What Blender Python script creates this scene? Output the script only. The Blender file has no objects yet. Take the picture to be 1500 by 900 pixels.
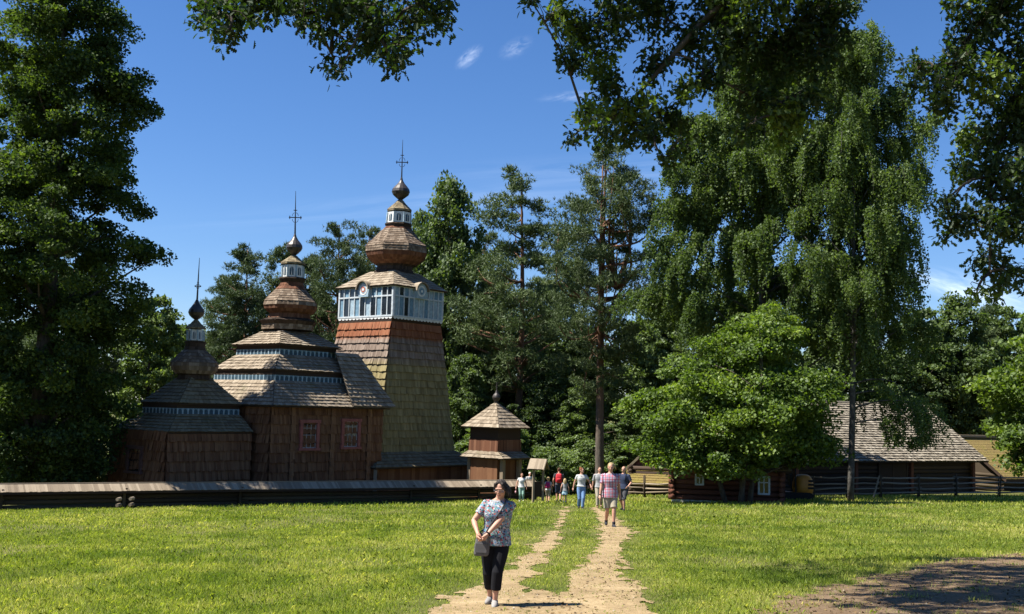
import bpy, math, random
import numpy as np
from mathutils import Vector, Matrix
random.seed(7)
scene = bpy.context.scene
COL = scene.collection
rad = math.radians

# ------------------------------------------------------------------ camera
FPX, YH, ROLL = 1600.0, 598.0, 0.027
pitch = math.atan2(YH - 450, FPX)
_R = np.array([1, 0, 0.0]); _F = np.array([0, math.cos(pitch), math.sin(pitch)])
_U = np.array([0, -math.sin(pitch), math.cos(pitch)])
_c, _s = math.cos(ROLL), math.sin(ROLL)
CR = _c * _R + _s * _U
CU = -_s * _R + _c * _U
CF = _F
EYE = np.array([0, 0, 1.7])
cd = bpy.data.cameras.new('camera'); cam = bpy.data.objects.new('camera', cd); COL.objects.link(cam)
cd.sensor_width = 36; cd.lens = 36 * FPX / 1500; cd.clip_end = 3000; cd.clip_start = 0.1
cam.matrix_world = Matrix(((CR[0], CU[0], -CF[0], EYE[0]), (CR[1], CU[1], -CF[1], EYE[1]), (CR[2], CU[2], -CF[2], EYE[2]), (0, 0, 0, 1)))
scene.camera = cam

def ray(px, py):
    return CF + (px - 750) / FPX * CR + (450 - py) / FPX * CU
def P(px, py, Y):
    r = ray(px, py); return EYE + r * (Y / r[1])
def proj(p):
    v = np.asarray(p, float) - EYE; d = v @ CF
    return 750 + FPX * (v @ CR) / d, 450 - FPX * (v @ CU) / d
def zrow(x, y, py):
    k = 450 - py
    return 1.7 + (k * (x * CF[0] + y * CF[1]) - FPX * (x * CU[0] + y * CU[1])) / (FPX * CU[2] - k * CF[2])
# the meadow falls away from the camera: its plane vanishes on picture row 684
_n = np.cross(ray(0, 684), ray(1500, 684)); _n /= _n[2]
GA, GB = -_n[0], -_n[1]
def gz(x, y):
    return GA * np.clip(x, -70, 70) + GB * np.clip(y, -40, 95)
def G(px, py):
    r = ray(px, py); t = -1.7 / (r[2] - GA * r[0] - GB * r[1])
    return EYE + r * t
def at(px, Y, py=715):
    p = P(px, py, Y); return np.array([p[0], Y, float(gz(p[0], Y))])

# ------------------------------------------------------------------ value noise
def _h(ix, iy, seed):
    n = (ix.astype(np.int64) * 374761393 + iy.astype(np.int64) * 668265263 + seed * 1442695041) & 0x7fffffff
    n = ((n ^ (n >> 13)) * 1274126177) & 0x7fffffff
    return ((n ^ (n >> 16)) & 0xffff) / 65535.0
def vnoise(x, y, seed=0):
    x = np.asarray(x, float); y = np.asarray(y, float)
    ix = np.floor(x); iy = np.floor(y); fx = x - ix; fy = y - iy
    fx = fx * fx * (3 - 2 * fx); fy = fy * fy * (3 - 2 * fy)
    a = _h(ix, iy, seed); b = _h(ix + 1, iy, seed); c = _h(ix, iy + 1, seed); d = _h(ix + 1, iy + 1, seed)
    return (a * (1 - fx) + b * fx) * (1 - fy) + (c * (1 - fx) + d * fx) * fy
def fbm(x, y, seed=0, o=4):
    s = 0; a = .5; t = 0
    for k in range(o):
        s = s + a * vnoise(x * 2 ** k, y * 2 ** k, seed + k * 17); t += a; a *= .5
    return s / t

# ------------------------------------------------------------------ objects
def tag(o, label=None, cat=None, group=None, kind=None):
    if label: o['label'] = label
    if cat: o['category'] = cat
    if group: o['group'] = group
    if kind: o['kind'] = kind
    return o
def thing(name, label, cat, loc=(0, 0, 0), rz=0.0, group=None):
    o = bpy.data.objects.new(name, None); COL.objects.link(o)
    o.location = tuple(float(v) for v in loc); o.rotation_euler = (0, 0, rz); o.empty_display_size = .3
    return tag(o, label, cat, group)
def link(name, me, parent=None):
    o = bpy.data.objects.new(name, me); COL.objects.link(o)
    if parent is not None: o.parent = parent
    return o
def kids(o):
    return [c for c in bpy.data.objects if c.parent == o]
def copy_tree(o, parent=None):
    c = o.copy(); COL.objects.link(c)
    if parent is not None: c.parent = parent
    for ch in kids(o): copy_tree(ch, c)
    return c

class MB:
    """collects polygons; build() links them as one mesh object"""
    def __init__(s): s.V = []; s.F = []; s.T = []; s.M = []
    def poly(s, pts, t=.5, m=0):
        n = len(s.V); s.V.extend([tuple(map(float, p)) for p in pts]); s.F.append(tuple(range(n, n + len(pts)))); s.T.append(t); s.M.append(m)
    def box(s, c, ax, ay, az, t=.5, m=0):
        c, ax, ay, az = (np.asarray(v, float) for v in (c, ax, ay, az))
        n = len(s.V)
        for k in range(8):
            s.V.append(tuple(c + ax * (1 if k & 1 else -1) + ay * (1 if k & 2 else -1) + az * (1 if k & 4 else -1)))
        fs = [(0, 2, 3, 1), (4, 5, 7, 6), (0, 1, 5, 4), (2, 6, 7, 3), (0, 4, 6, 2), (1, 3, 7, 5)]
        if np.dot(np.cross(ax, ay), az) < 0: fs = [f[::-1] for f in fs]
        for f in fs:
            s.F.append(tuple(n + i for i in f)); s.T.append(t); s.M.append(m)
    def bar(s, a, b, w, h, up=(0, 0, 1), t=.5, m=0):
        a = np.asarray(a, float); b = np.asarray(b, float); d = b - a; L = np.linalg.norm(d); d /= L
        u = np.asarray(up, float); sd = np.cross(d, u); sd /= np.linalg.norm(sd); u = np.cross(sd, d)
        s.box((a + b) / 2, d * L / 2, sd * w / 2, u * h / 2, t, m)
    def tube(s, pts, radii, n=7, t=.5, m=0, cap=True, ell=None, jit=0):
        pts = [np.asarray(p, float) for p in pts]; base = len(s.V); k = len(pts)
        d0 = pts[1] - pts[0]; ref = np.array([0, 0, 1.0]) if abs(d0[2]) < .8 * np.linalg.norm(d0) else np.array([1.0, 0, 0])
        for i in range(k):
            d = pts[min(i + 1, k - 1)] - pts[max(i - 1, 0)]; d = d / (np.linalg.norm(d) + 1e-9)
            a = np.cross(d, ref); a /= np.linalg.norm(a) + 1e-9; b = np.cross(a, d); ref = b
            r = radii[i] if hasattr(radii, '__len__') else radii
            for j in range(n):
                q = 2 * math.pi * j / n; rr = r * (1 + jit * (random.random() - .5))
                s.V.append(tuple(pts[i] + a * math.cos(q) * rr * (ell or 1) + b * math.sin(q) * rr))
        for i in range(k - 1):
            for j in range(n):
                jn = (j + 1) % n
                s.F.append((base + i * n + j, base + i * n + jn, base + (i + 1) * n + jn, base + (i + 1) * n + j)); s.T.append(t); s.M.append(m)
        if cap:
            s.F.append(tuple(base + j for j in range(n))[::-1]); s.T.append(t); s.M.append(m)
            s.F.append(tuple(base + (k - 1) * n + j for j in range(n))); s.T.append(t); s.M.append(m)
    def ball(s, c, r, n=12, k=8, t=.5, m=0, tilt=None):
        c = np.asarray(c, float); r = np.asarray(r if hasattr(r, '__len__') else (r, r, r), float); base = len(s.V)
        for i in range(k + 1):
            th = math.pi * i / k
            for j in range(n):
                q = 2 * math.pi * j / n
                v = np.array([math.sin(th) * math.cos(q), math.sin(th) * math.sin(q), -math.cos(th)]) * r
                if tilt is not None: v = tilt @ v
                s.V.append(tuple(c + v))
        for i in range(k):
            for j in range(n):
                jn = (j + 1) % n
                s.F.append((base + i * n + j, base + i * n + jn, base + (i + 1) * n + jn, base + (i + 1) * n + j)); s.T.append(t); s.M.append(m)
    def rings(s, R, n=16, t=.5, m=0, pw=2.3):
        """closed loft of horizontal ellipses (cx,cy,z,rx,ry)"""
        base = len(s.V)
        for cx, cy, z, rx, ry in R:
            for j in range(n):
                q = 2 * math.pi * j / n; ca, sa = math.cos(q), math.sin(q)
                g = (abs(ca) ** pw + abs(sa) ** pw) ** (-1 / pw)
                s.V.append((cx + rx * ca * g, cy + ry * sa * g, z))
        for i in range(len(R) - 1):
            for j in range(n):
                jn = (j + 1) % n
                s.F.append((base + i * n + j, base + i * n + jn, base + (i + 1) * n + jn, base + (i + 1) * n + j)); s.T.append(t); s.M.append(m)
        s.F.append(tuple(base + j for j in range(n))[::-1]); s.T.append(t); s.M.append(m)
        s.F.append(tuple(base + (len(R) - 1) * n + j for j in range(n))); s.T.append(t); s.M.append(m)
    def mesh(s, name, mats, smooth=False):
        me = bpy.data.meshes.new(name); me.from_pydata(s.V, [], s.F)
        for m in (mats if isinstance(mats, (list, tuple)) else [mats]): me.materials.append(m)
        me.polygons.foreach_set('material_index', s.M)
        a = me.attributes.new('tint', 'FLOAT', 'FACE'); a.data.foreach_set('value', s.T)
        if smooth: me.polygons.foreach_set('use_smooth', [True] * len(s.F))
        me.update(); return me
    def build(s, name, mats, parent=None, smooth=False, label=None):
        o = link(name, s.mesh(name, mats, smooth), parent)
        if label: o['label'] = label
        return o

def np_mesh(name, V, F, tint, mat, smooth=False):
    """V (n,3), F (m,k) arrays -> mesh"""
    V = np.ascontiguousarray(V, dtype=np.float32); F = np.ascontiguousarray(F, dtype=np.int32)
    me = bpy.data.meshes.new(name); m, k = F.shape
    me.vertices.add(len(V)); me.vertices.foreach_set('co', V.ravel())
    me.loops.add(m * k); me.loops.foreach_set('vertex_index', F.ravel())
    me.polygons.add(m); me.polygons.foreach_set('loop_start', np.arange(0, m * k, k, dtype=np.int32))
    try: me.polygons.foreach_set('loop_total', np.full(m, k, dtype=np.int32))
    except Exception: pass
    me.materials.append(mat)
    a = me.attributes.new('tint', 'FLOAT', 'FACE'); a.data.foreach_set('value', np.ascontiguousarray(tint, dtype=np.float32))
    if smooth: me.polygons.foreach_set('use_smooth', np.ones(m, dtype=bool))
    me.update(calc_edges=True)
    return me

# ------------------------------------------------------------------ materials
class NT:
    def __init__(s, name):
        s.m = bpy.data.materials.new(name); s.m.use_nodes = True; s.t = s.m.node_tree; s.t.nodes.clear()
        s.out = s.n('ShaderNodeOutputMaterial')
    def n(s, kind, **kw):
        nd = s.t.nodes.new(kind)
        for k, v in kw.items(): setattr(nd, k, v)
        return nd
    def l(s, a, b): s.t.links.new(a, b)
    def val(s, sock, v):
        if hasattr(v, 'is_output'): s.l(v, sock)
        else: sock.default_value = v
    def attr(s, name='tint'): return s.n('ShaderNodeAttribute', attribute_name=name).outputs['Fac']
    def obj(s): return s.n('ShaderNodeTexCoord').outputs['Object']
    def rnd(s): return s.n('ShaderNodeObjectInfo').outputs['Random']
    def map(s, vec, scale=(1, 1, 1)):
        m = s.n('ShaderNodeMapping'); s.l(vec, m.inputs['Vector']); m.inputs['Scale'].default_value = scale; return m.outputs[0]
    def noise(s, vec, scale, detail=4, rough=.55, dist=0):
        n = s.n('ShaderNodeTexNoise'); s.l(vec, n.inputs['Vector']); n.inputs['Scale'].default_value = scale
        n.inputs['Detail'].default_value = detail; n.inputs['Roughness'].default_value = rough; n.inputs['Distortion'].default_value = dist
        return n.outputs['Fac']
    def math(s, op, a, b=0.0, clamp=False):
        n = s.n('ShaderNodeMath', operation=op, use_clamp=clamp); s.val(n.inputs[0], a); s.val(n.inputs[1], b); return n.outputs[0]
    def rng(s, v, a, b, c=0.0, d=1.0):
        n = s.n('ShaderNodeMapRange'); s.l(v, n.inputs[0]); n.inputs[1].default_value = a; n.inputs[2].default_value = b
        n.inputs[3].default_value = c; n.inputs[4].default_value = d; return n.outputs[0]
    def ramp(s, fac, stops, interp='LINEAR'):
        r = s.n('ShaderNodeValToRGB'); s.l(fac, r.inputs[0]); cr = r.color_ramp; cr.interpolation = interp
        while len(cr.elements) < len(stops): cr.elements.new(.5)
        for e, (p, c) in zip(cr.elements, stops): e.position = p; e.color = (*c, 1)
        return r.outputs[0]
    def mix(s, fac, a, b, mode='MIX'):
        m = s.n('ShaderNodeMix', data_type='RGBA', blend_type=mode)
        s.val(m.inputs[0], fac)
        for i, c in ((6, a), (7, b)):
            if hasattr(c, 'is_output'): s.l(c, m.inputs[i])
            else: m.inputs[i].default_value = (*c, 1)
        return m.outputs[2]
    def bump(s, h, strength=.4, dist=.02):
        b = s.n('ShaderNodeBump'); b.inputs['Strength'].default_value = strength; b.inputs['Distance'].default_value = dist
        s.l(h, b.inputs['Height']); return b.outputs[0]
    def done(s, col, rough=.85, normal=None, spec=.25, metal=0.0):
        p = s.n('ShaderNodeBsdfPrincipled')
        if hasattr(col, 'is_output'): s.l(col, p.inputs['Base Color'])
        else: p.inputs['Base Color'].default_value = (*col, 1)
        s.val(p.inputs['Roughness'], rough); p.inputs['Specular IOR Level'].default_value = spec; p.inputs['Metallic'].default_value = metal
        if normal is not None: s.l(normal, p.inputs['Normal'])
        s.l(p.outputs[0], s.out.inputs[0]); return s.m

def m_plain(name, col, rough=.7, var=.15, scale=6, spec=.25, metal=0.0):
    q = NT(name); f = q.noise(q.obj(), scale, 5)
    c = q.mix(q.rng(f, .3, .7), tuple(v * (1 - var) for v in col), tuple(min(1, v * (1 + var)) for v in col))
    return q.done(c, rough, None, spec, metal)

def m_shingle(name, stops, streak=.5, moss=None, rough=.9):
    """weathered split shingles: every shingle carries its own tint"""
    q = NT(name); o = q.obj()
    st = q.noise(q.map(o, (9, 9, .8)), 2.5, 6, .65)
    big = q.noise(o, .45, 5, .6)
    f = q.math('ADD', q.math('MULTIPLY', q.attr(), .62), q.math('MULTIPLY', q.math('ADD', st, big), .5 * streak))
    f = q.math('SUBTRACT', f, .25 * streak, True)
    c = q.ramp(f, stops)
    if moss:
        mk = q.rng(q.noise(o, .9, 6, .7), .55, .72)
        c = q.mix(q.math('MULTIPLY', mk, moss[1]), c, moss[0])
    return q.done(c, rough, q.bump(st, .35, .02))

def m_leaf(name, dark, mid, light, trans=.42, gloss=.06, objvar=.35, tcol=(1.35, 1.45, .55)):
    q = NT(name); t = q.attr()
    c = q.ramp(t, [(0, dark), (.5, mid), (1, light)])
    if objvar:
        r = q.rnd()
        c = q.mix(q.math('MULTIPLY', r, objvar), c, q.mix(.5, c, (.09, .095, .02)), 'MIX')
        hs = q.n('ShaderNodeHueSaturation'); q.l(c, hs.inputs['Color']); q.l(q.rng(r, 0, 1, 1 - objvar * .6, 1 + objvar * .6), hs.inputs['Value']); c = hs.outputs[0]
    d = q.n('ShaderNodeBsdfDiffuse'); q.l(c, d.inputs[0])
    tr = q.n('ShaderNodeBsdfTranslucent'); q.l(q.mix(1.0, c, tcol, 'MULTIPLY'), tr.inputs[0])
    g = q.n('ShaderNodeBsdfGlossy'); g.inputs['Roughness'].default_value = .6; g.inputs[0].default_value = (.8, .85, .8, 1)
    m1 = q.n('ShaderNodeMixShader'); m1.inputs[0].default_value = trans; q.l(d.outputs[0], m1.inputs[1]); q.l(tr.outputs[0], m1.inputs[2])
    m2 = q.n('ShaderNodeMixShader'); m2.inputs[0].default_value = gloss; q.l(m1.outputs[0], m2.inputs[1]); q.l(g.outputs[0], m2.inputs[2])
    q.l(m2.outputs[0], q.out.inputs[0]); return q.m

def m_bark(name, a, b, scale=3.0, zstretch=.25, low=None, zr=(0, 10)):
    q = NT(name); o = q.obj(); f = q.noise(q.map(o, (1, 1, zstretch)), scale * 3, 7, .7, .4)
    c = q.mix(q.rng(f, .35, .65), a, b)
    if low:
        z = q.n('ShaderNodeSeparateXYZ'); q.l(o, z.inputs[0])
        c = q.mix(q.rng(z.outputs[2], zr[0], zr[1]), q.mix(q.rng(f, .35, .65), low, tuple(v * .5 for v in low)), c)
    return q.done(c, .95, q.bump(f, .8, .05))

M = {}
M['roof'] = m_shingle('grey_shingle_roof', [(0, (.075, .056, .038)), (.4, (.215, .170, .120)), (1, (.43, .365, .28))], .55, ((.10, .105, .045), .35))
M['dome_shingle'] = m_shingle('brown_dome_shingle', [(0, (.055, .036, .023)), (.45, (.15, .108, .074)), (1, (.33, .265, .20))], .6)
M['roof_dark'] = m_shingle('mossy_shingle_roof', [(0, (.06, .044, .026)), (.4, (.165, .130, .078)), (1, (.31, .26, .165))], .55, ((.085, .095, .04), .5))
M['wall'] = m_shingle('brown_shingle_wall', [(0, (.045, .018, .009)), (.35, (.125, .054, .026)), (.7, (.215, .108, .054)), (1, (.35, .21, .115))], .7)
M['orange'] = m_shingle('orange_shingle', [(0, (.06, .024, .013)), (.5, (.14, .058, .030)), (1, (.23, .12, .07))], .6)
M['beam'] = m_shingle('dark_timber', [(0, (.02, .013, .009)), (.5, (.05, .032, .022)), (1, (.10, .07, .05))], .6)
M['grey_wood'] = m_shingle('grey_timber', [(0, (.10, .074, .05)), (.5, (.21, .165, .115)), (1, (.38, .31, .225))], .55)
M['log'] = m_shingle('log_timber', [(0, (.028, .02, .012)), (.5, (.062, .045, .028)), (1, (.12, .092, .06))], .6, ((.05, .06, .02), .5))
M['redlog'] = m_shingle('red_log_timber', [(0, (.05, .018, .012)), (.5, (.12, .046, .028)), (1, (.20, .09, .058))], .6)
M['metal_dark'] = m_plain('dark_sheet_metal', (.045, .038, .034), .45, .4, 3, .5, .3)
M['iron'] = m_plain('wrought_iron', (.03, .03, .033), .5, .3, 8, .4, .5)
M['white'] = m_plain('white_paint', (.62, .62, .60), .6, .12, 5)
M['blue'] = m_plain('blue_paint', (.13, .225, .30), .6, .25, 7)
M['blue_pale'] = m_plain('pale_blue_paint', (.27, .36, .42), .6, .25, 7)
M['blue_dark'] = m_plain('dark_blue_paint', (.035, .07, .10), .6, .3, 7)
M['redpaint'] = m_plain('red_paint', (.26, .085, .07), .6, .25, 5)
M['shaded_redpaint'] = m_plain('shaded_red_paint', (.11, .06, .05), .7, .25, 5)  # red window paint darkened: tree shade put into the colour
M['redring'] = m_plain('brick_red_paint', (.36, .10, .06), .6, .2, 5)
q = NT('window_glass'); M['glass'] = q.done((.012, .014, .017), .12, None, .6)
q = NT('curtain_glass'); M['curtain'] = q.done(q.mix(q.rng(q.noise(q.obj(), 8, 4), .4, .6), (.30, .27, .22), (.12, .10, .085)), .5)
# tower cladding: orange at the top, grey below it, then mossy olive
q = NT('tower_shingle'); o = q.obj(); sx = q.n('ShaderNodeSeparateXYZ'); q.l(o, sx.inputs[0])
st = q.noise(q.map(o, (9, 9, .8)), 2.5, 6, .65)
f = q.math('SUBTRACT', q.math('ADD', q.math('MULTIPLY', q.attr(), .6), q.math('MULTIPLY', q.math('ADD', st, q.noise(o, .5, 5, .6)), .4)), .2, True)
gre = q.ramp(f, [(0, (.07, .048, .036)), (.5, (.175, .13, .10)), (1, (.34, .27, .22))])
oli = q.ramp(f, [(0, (.09, .07, .03)), (.5, (.225, .185, .085)), (1, (.38, .315, .16))])
ora = q.ramp(f, [(0, (.08, .026, .012)), (.5, (.205, .072, .032)), (1, (.31, .15, .08))])
TOWER_NODES = (q, sx, gre, oli, ora, st)
M['dirt'] = None
q = NT('leaf_litter'); M['litter'] = q.done(q.ramp(q.attr(), [(0, (.05, .033, .016)), (.5, (.11, .065, .025)), (.8, (.20, .13, .05)), (1, (.08, .10, .02))]), .8)
q = NT('pebble_stone'); M['pebble'] = q.done(q.ramp(q.attr(), [(0, (.12, .09, .06)), (1, (.34, .28, .20))]), .8)
M['pale_paint'] = m_plain('weathered_pale_paint', (.44, .48, .50), .7, .2, 6)
M['bar_paint'] = m_plain('dull_white_paint', (.33, .31, .29), .7, .2, 6)
def bark(name, *a, **k): M[name] = m_bark(name, *a, **k)
bark('bark_dark', (.035, .027, .02), (.10, .082, .062))
bark('bark_pine', (.10, .050, .03), (.21, .11, .068), 2.2, .3, (.12, .10, .08), (3, 10))
bark('bark_birch', (.03, .027, .023), (.13, .122, .108), 1.2, .9)
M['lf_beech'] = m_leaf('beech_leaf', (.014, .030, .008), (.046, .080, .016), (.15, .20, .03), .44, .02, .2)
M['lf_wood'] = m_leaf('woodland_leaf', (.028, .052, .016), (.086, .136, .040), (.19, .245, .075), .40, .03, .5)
M['lf_pine'] = m_leaf('pine_needle', (.024, .045, .018), (.074, .110, .040), (.16, .195, .07), .24, .03, .4, (1.1, 1.2, .7))
M['lf_birch'] = m_leaf('birch_leaf', (.030, .056, .015), (.086, .132, .034), (.19, .24, .065), .42, .02, .2)
M['lf_maple'] = m_leaf('maple_leaf', (.034, .064, .010), (.098, .158, .019), (.27, .33, .05), .46, .03, .15)
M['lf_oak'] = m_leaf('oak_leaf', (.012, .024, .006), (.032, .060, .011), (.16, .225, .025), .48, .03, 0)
M['grass'] = m_leaf('grass_blade', (.115, .175, .018), (.295, .350, .045), (.60, .54, .19), .42, .02, 0, (1.3, 1.35, .6))
# ------------------------------------------------------------------ shingle work
def L3(a, b, t): return a + (b - a) * t
def shing(mb, bl, br, tr, tl, rows, w=.16, lift=.035, m=0, tb=0.0, tv=1.0, back=True):
    bl, br, tr, tl = (np.asarray(v, float) for v in (bl, br, tr, tl))
    N = np.cross(br - bl, (tl + tr) / 2 - (bl + br) / 2); N /= np.linalg.norm(N) + 1e-9
    dn = ((bl + br) - (tl + tr)); dn = dn / (np.linalg.norm(dn) + 1e-9)
    rows = max(1, rows)
    if back: mb.poly([bl - N * .004, br - N * .004, tr - N * .004, tl - N * .004], .1, m)
    for i in range(rows):
        t0 = i / rows; t1 = min(1.0, (i + 1.12) / rows)
        l0, r0, l1, r1 = L3(bl, tl, t0), L3(br, tr, t0), L3(bl, tl, t1), L3(br, tr, t1)
        W = np.linalg.norm(r0 - l0)
        n = max(1, int(round(W / w)))
        us = [0.0] + [(k + random.uniform(-.3, .3)) / n for k in range(1, n)] + [1.0]
        rt = random.uniform(-.08, .08)
        for k in range(n):
            a, b = us[k], us[k + 1]
            lf = lift * random.uniform(.75, 1.35); dj = dn * random.uniform(0, lift * .55)
            p0 = L3(l0, r0, a) + N * lf + dj; p1 = L3(l0, r0, b) + N * lf * random.uniform(.8, 1.15) + dj
            q0 = L3(l1, r1, a) + N * .004; q1 = L3(l1, r1, b) + N * .004
            t = min(1, max(0, tb + tv * (random.random() * .85 + .08) + rt))
            mb.poly([p0, p1, q1, q0], t, m)
            mb.poly([p0 - N * lf * 1.02, p1 - N * lf * 1.02, p1, p0], 0.0, m)  # lip at the darkest tint: shadow line between courses put into the colour
def quads4(r0, r1):
    """the four sides between two rings L,C,R,F"""
    return [(r0[i], r0[(i + 1) % 4], r1[(i + 1) % 4], r1[i]) for i in range(4)]
def slen(q):
    return np.linalg.norm((q[0] + q[1]) / 2 - (q[2] + q[3]) / 2)
def roof_between(mb, r0, r1, rh=.3, w=.13, lift=.05, m=0, tb=.14, tv=.72):
    for q in quads4(r0, r1): shing(mb, *q, rows=max(1, round(slen(q) / rh)), w=w, lift=lift, m=m, tb=tb, tv=tv)
def plain_between(mb, r0, r1, m=0, t=.4):
    for q in quads4(r0, r1): mb.poly(q, t, m)

TH = rad(-40); eL = np.array([math.cos(TH), math.sin(TH)]); eR = np.array([-math.sin(TH), math.cos(TH)])
NE = np.array([math.sin(TH), -math.cos(TH)])      # outward normal of the faces that run along eL
NS = np.array([eR[1], -eR[0]])                    # outward normal of the faces that run along eR
On = P(423, 541, 60)[:2]
def axis(px, py):
    def f(s):
        q = On + s * eR; return proj((q[0], q[1], zrow(q[0], q[1], py)))[0] - px
    a, b = -12., 16.
    for _ in range(50):
        m = (a + b) / 2
        if f(m) > 0: b = m
        else: a = m
    return On + (a + b) / 2 * eR
def corners(O, A, B, z):
    return [np.array([*(O + sa * A * eL + sb * B * eR), z]) for sa, sb in ((-1, -1), (1, -1), (1, 1), (-1, 1))]   # L, C, R, F
def solve(O, cpx, cpy, rpx):
    A = B = 2.0
    for _ in range(30):
        def g(A, B):
            c = O + A * eL - B * eR; z = zrow(c[0], c[1], cpy); r = O + A * eL + B * eR
            return np.array([proj((*c, z))[0] - cpx, proj((*r, z))[0] - rpx]), z
        e, z = g(A, B); h = 1e-4
        J = np.array([(g(A + h, B)[0] - e) / h, (g(A, B + h)[0] - e) / h]).T
        d = np.linalg.solve(J, -e); A += d[0]; B += d[1]
    return A, B, g(A, B)[1]
def tier(opx, cpx, cpy, rpx):
    O = axis(opx, cpy); A, B, z = solve(O, cpx, cpy, rpx); return O, A, B, z
def ringof(t, dz=0, grow=0): return corners(t[0], t[1] + grow, t[2] + grow, t[3] + dz)
def wb(mb, name, mats, parent, smooth=False, label=None):
    """build from world coordinates under a parent that only translates"""
    o = mb.build(name, mats, parent, smooth, label)
    p = Vector((0, 0, 0)); q_ = parent
    while q_ is not None: p += q_.location; q_ = q_.parent
    o.location = -p; return o

def lathe_shingle(mb, prof, seg=8, rh=.28, w=.15, lift=.03, m=0, off=0., msel=None, tb=0., tv=1.):
    for i in range(len(prof) - 1):
        (c0, r0), (c1, r1) = prof[i], prof[i + 1]
        for k in range(seg):
            a0 = off + 2 * math.pi * k / seg; a1 = off + 2 * math.pi * (k + 1) / seg
            e = lambda c, r, a: np.array([c[0] + r * math.cos(a), c[1] + r * math.sin(a), c[2]])
            qd = (e(c0, r0, a0), e(c0, r0, a1), e(c1, r1, a1), e(c1, r1, a0))
            shing(mb, *qd, rows=max(1, round(slen(qd) / rh)), w=w, lift=lift, m=(msel(i) if msel else m), tb=tb, tv=tv)
def lathe(mb, prof, seg=16, m=0, t=.5, off=0.):
    for i in range(len(prof) - 1):
        (c0, r0), (c1, r1) = prof[i], prof[i + 1]
        for k in range(seg):
            a0 = off + 2 * math.pi * k / seg; a1 = off + 2 * math.pi * (k + 1) / seg
            e = lambda c, r, a: (c[0] + r * math.cos(a), c[1] + r * math.sin(a), c[2])
            mb.poly([e(c0, r0, a0), e(c0, r0, a1), e(c1, r1, a1), e(c1, r1, a0)], t, m)
def profile(O, rows):
    """rows: (axis px, row px, half width px) at the depth of O -> [(centre, radius)]"""
    out = []
    for px, py, hw in rows:
        x, y = O[0], O[1]
        for _ in range(6):
            z = zrow(x, y, py); x += (px - proj((x, y, z))[0]) / FPX * y
        d = (np.array([x, y, z]) - EYE) @ CF
        out.append((np.array([x, y, z]), hw / FPX * d))
    return out
OCT = TH + rad(22.5)

def frieze(mb, bl, br, tr, tl, step=.3):
    """row of little painted arches on a board"""
    bl, br, tr, tl = (np.asarray(v, float) for v in (bl, br, tr, tl))
    N = np.cross(br - bl, tl - bl); N /= np.linalg.norm(N)
    mb.poly([bl, br, tr, tl], .5, 0)
    n = max(2, round(np.linalg.norm(br - bl) / step))
    for k in range(n):
        pts = []
        for u, v in ((.16, .08), (.84, .08), (.84, .55), (.72, .78), (.5, .88), (.28, .78), (.16, .55)):
            s = (k + u) / n; pts.append(L3(L3(bl, br, s), L3(tl, tr, s), v) + N * .006)
        mb.poly(pts, random.random(), 1)
        s = k / n; a = L3(L3(bl, br, s), L3(tl, tr, s), .5) + N * .012
        mb.box(a, (br - bl) / n * .1, N * .012, (tl - bl) * .48, .5, 2)
def cross(mb, base, top, bar, arm, m=0, ang=TH):
    base = np.asarray(base); top = np.asarray(top); ax = np.array([math.cos(ang + .7), math.sin(ang + .7), 0])
    up = (top - base) / np.linalg.norm(top - base)
    mb.tube([base, L3(base, top, .5), top], [.05, .032, .012], 6, m=m)
    c = L3(base, top, bar)
    mb.bar(c - ax * arm, c + ax * arm, .05, .05, m=m)
    for s in (-1, 1):
        e = c + ax * arm * s * .86
        mb.bar(e - up * arm * .26, e + up * arm * .26, .04, .04, up=ax, m=m)
    h = c + up * arm * 1.15
    mb.bar(h - ax * arm * .28, h + ax * arm * .28, .04, .04, m=m)
    for s1 in (-1, 1):
        for s2 in (-1, 1):
            pts = [c + ax * s1 * arm * (.12 + .34 * math.sin(q)) + up * s2 * arm * (.75 - .6 * (1 - math.cos(q)) * .9) for q in np.linspace(0, 1.5, 5)]
            mb.tube(pts, .014, 5, m=m)
def lantern(mb, c0, r0, c1, r1, off=OCT):
    for k in range(8):
        a0 = off + math.pi / 4 * k; a1 = a0 + math.pi / 4
        e = lambda c, r, a: np.array([c[0] + r * math.cos(a), c[1] + r * math.sin(a), c[2]])
        bl, br, tr, tl = e(c0, r0, a0), e(c0, r0, a1), e(c1, r1, a1), e(c1, r1, a0)
        mb.poly([bl, br, tr, tl], .5, 0)
        N = np.cross(br - bl, tl - bl); N /= np.linalg.norm(N)
        def at_(u, v, o): return L3(L3(bl, br, u), L3(tl, tr, u), v) + N * o
        pts = [at_(u, v, .012) for u, v in ((.28, .14), (.72, .14), (.72, .62), (.66, .76), (.5, .84), (.34, .76), (.28, .62))]
        mb.poly(pts, .5, 1)
        mb.bar(at_(.5, .14, .02), at_(.5, .84, .02), .025, .02, up=N, m=0)
        mb.bar(at_(0, .02, .02), at_(0, .98, .02), .07, .05, up=N, m=2)

def on_wall(px, py, p0, d2):
    """picture point -> (distance along the wall, z) on the vertical plane through p0 along d2"""
    r = ray(px, py); n = np.array([d2[1], -d2[0], 0])
    p = EYE + r * (((np.array([*p0, 0]) - np.array([0, 0, 0])) @ n - EYE @ n) / (r @ n))
    return (p[:2] - p0) @ d2, p[2]

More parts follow.
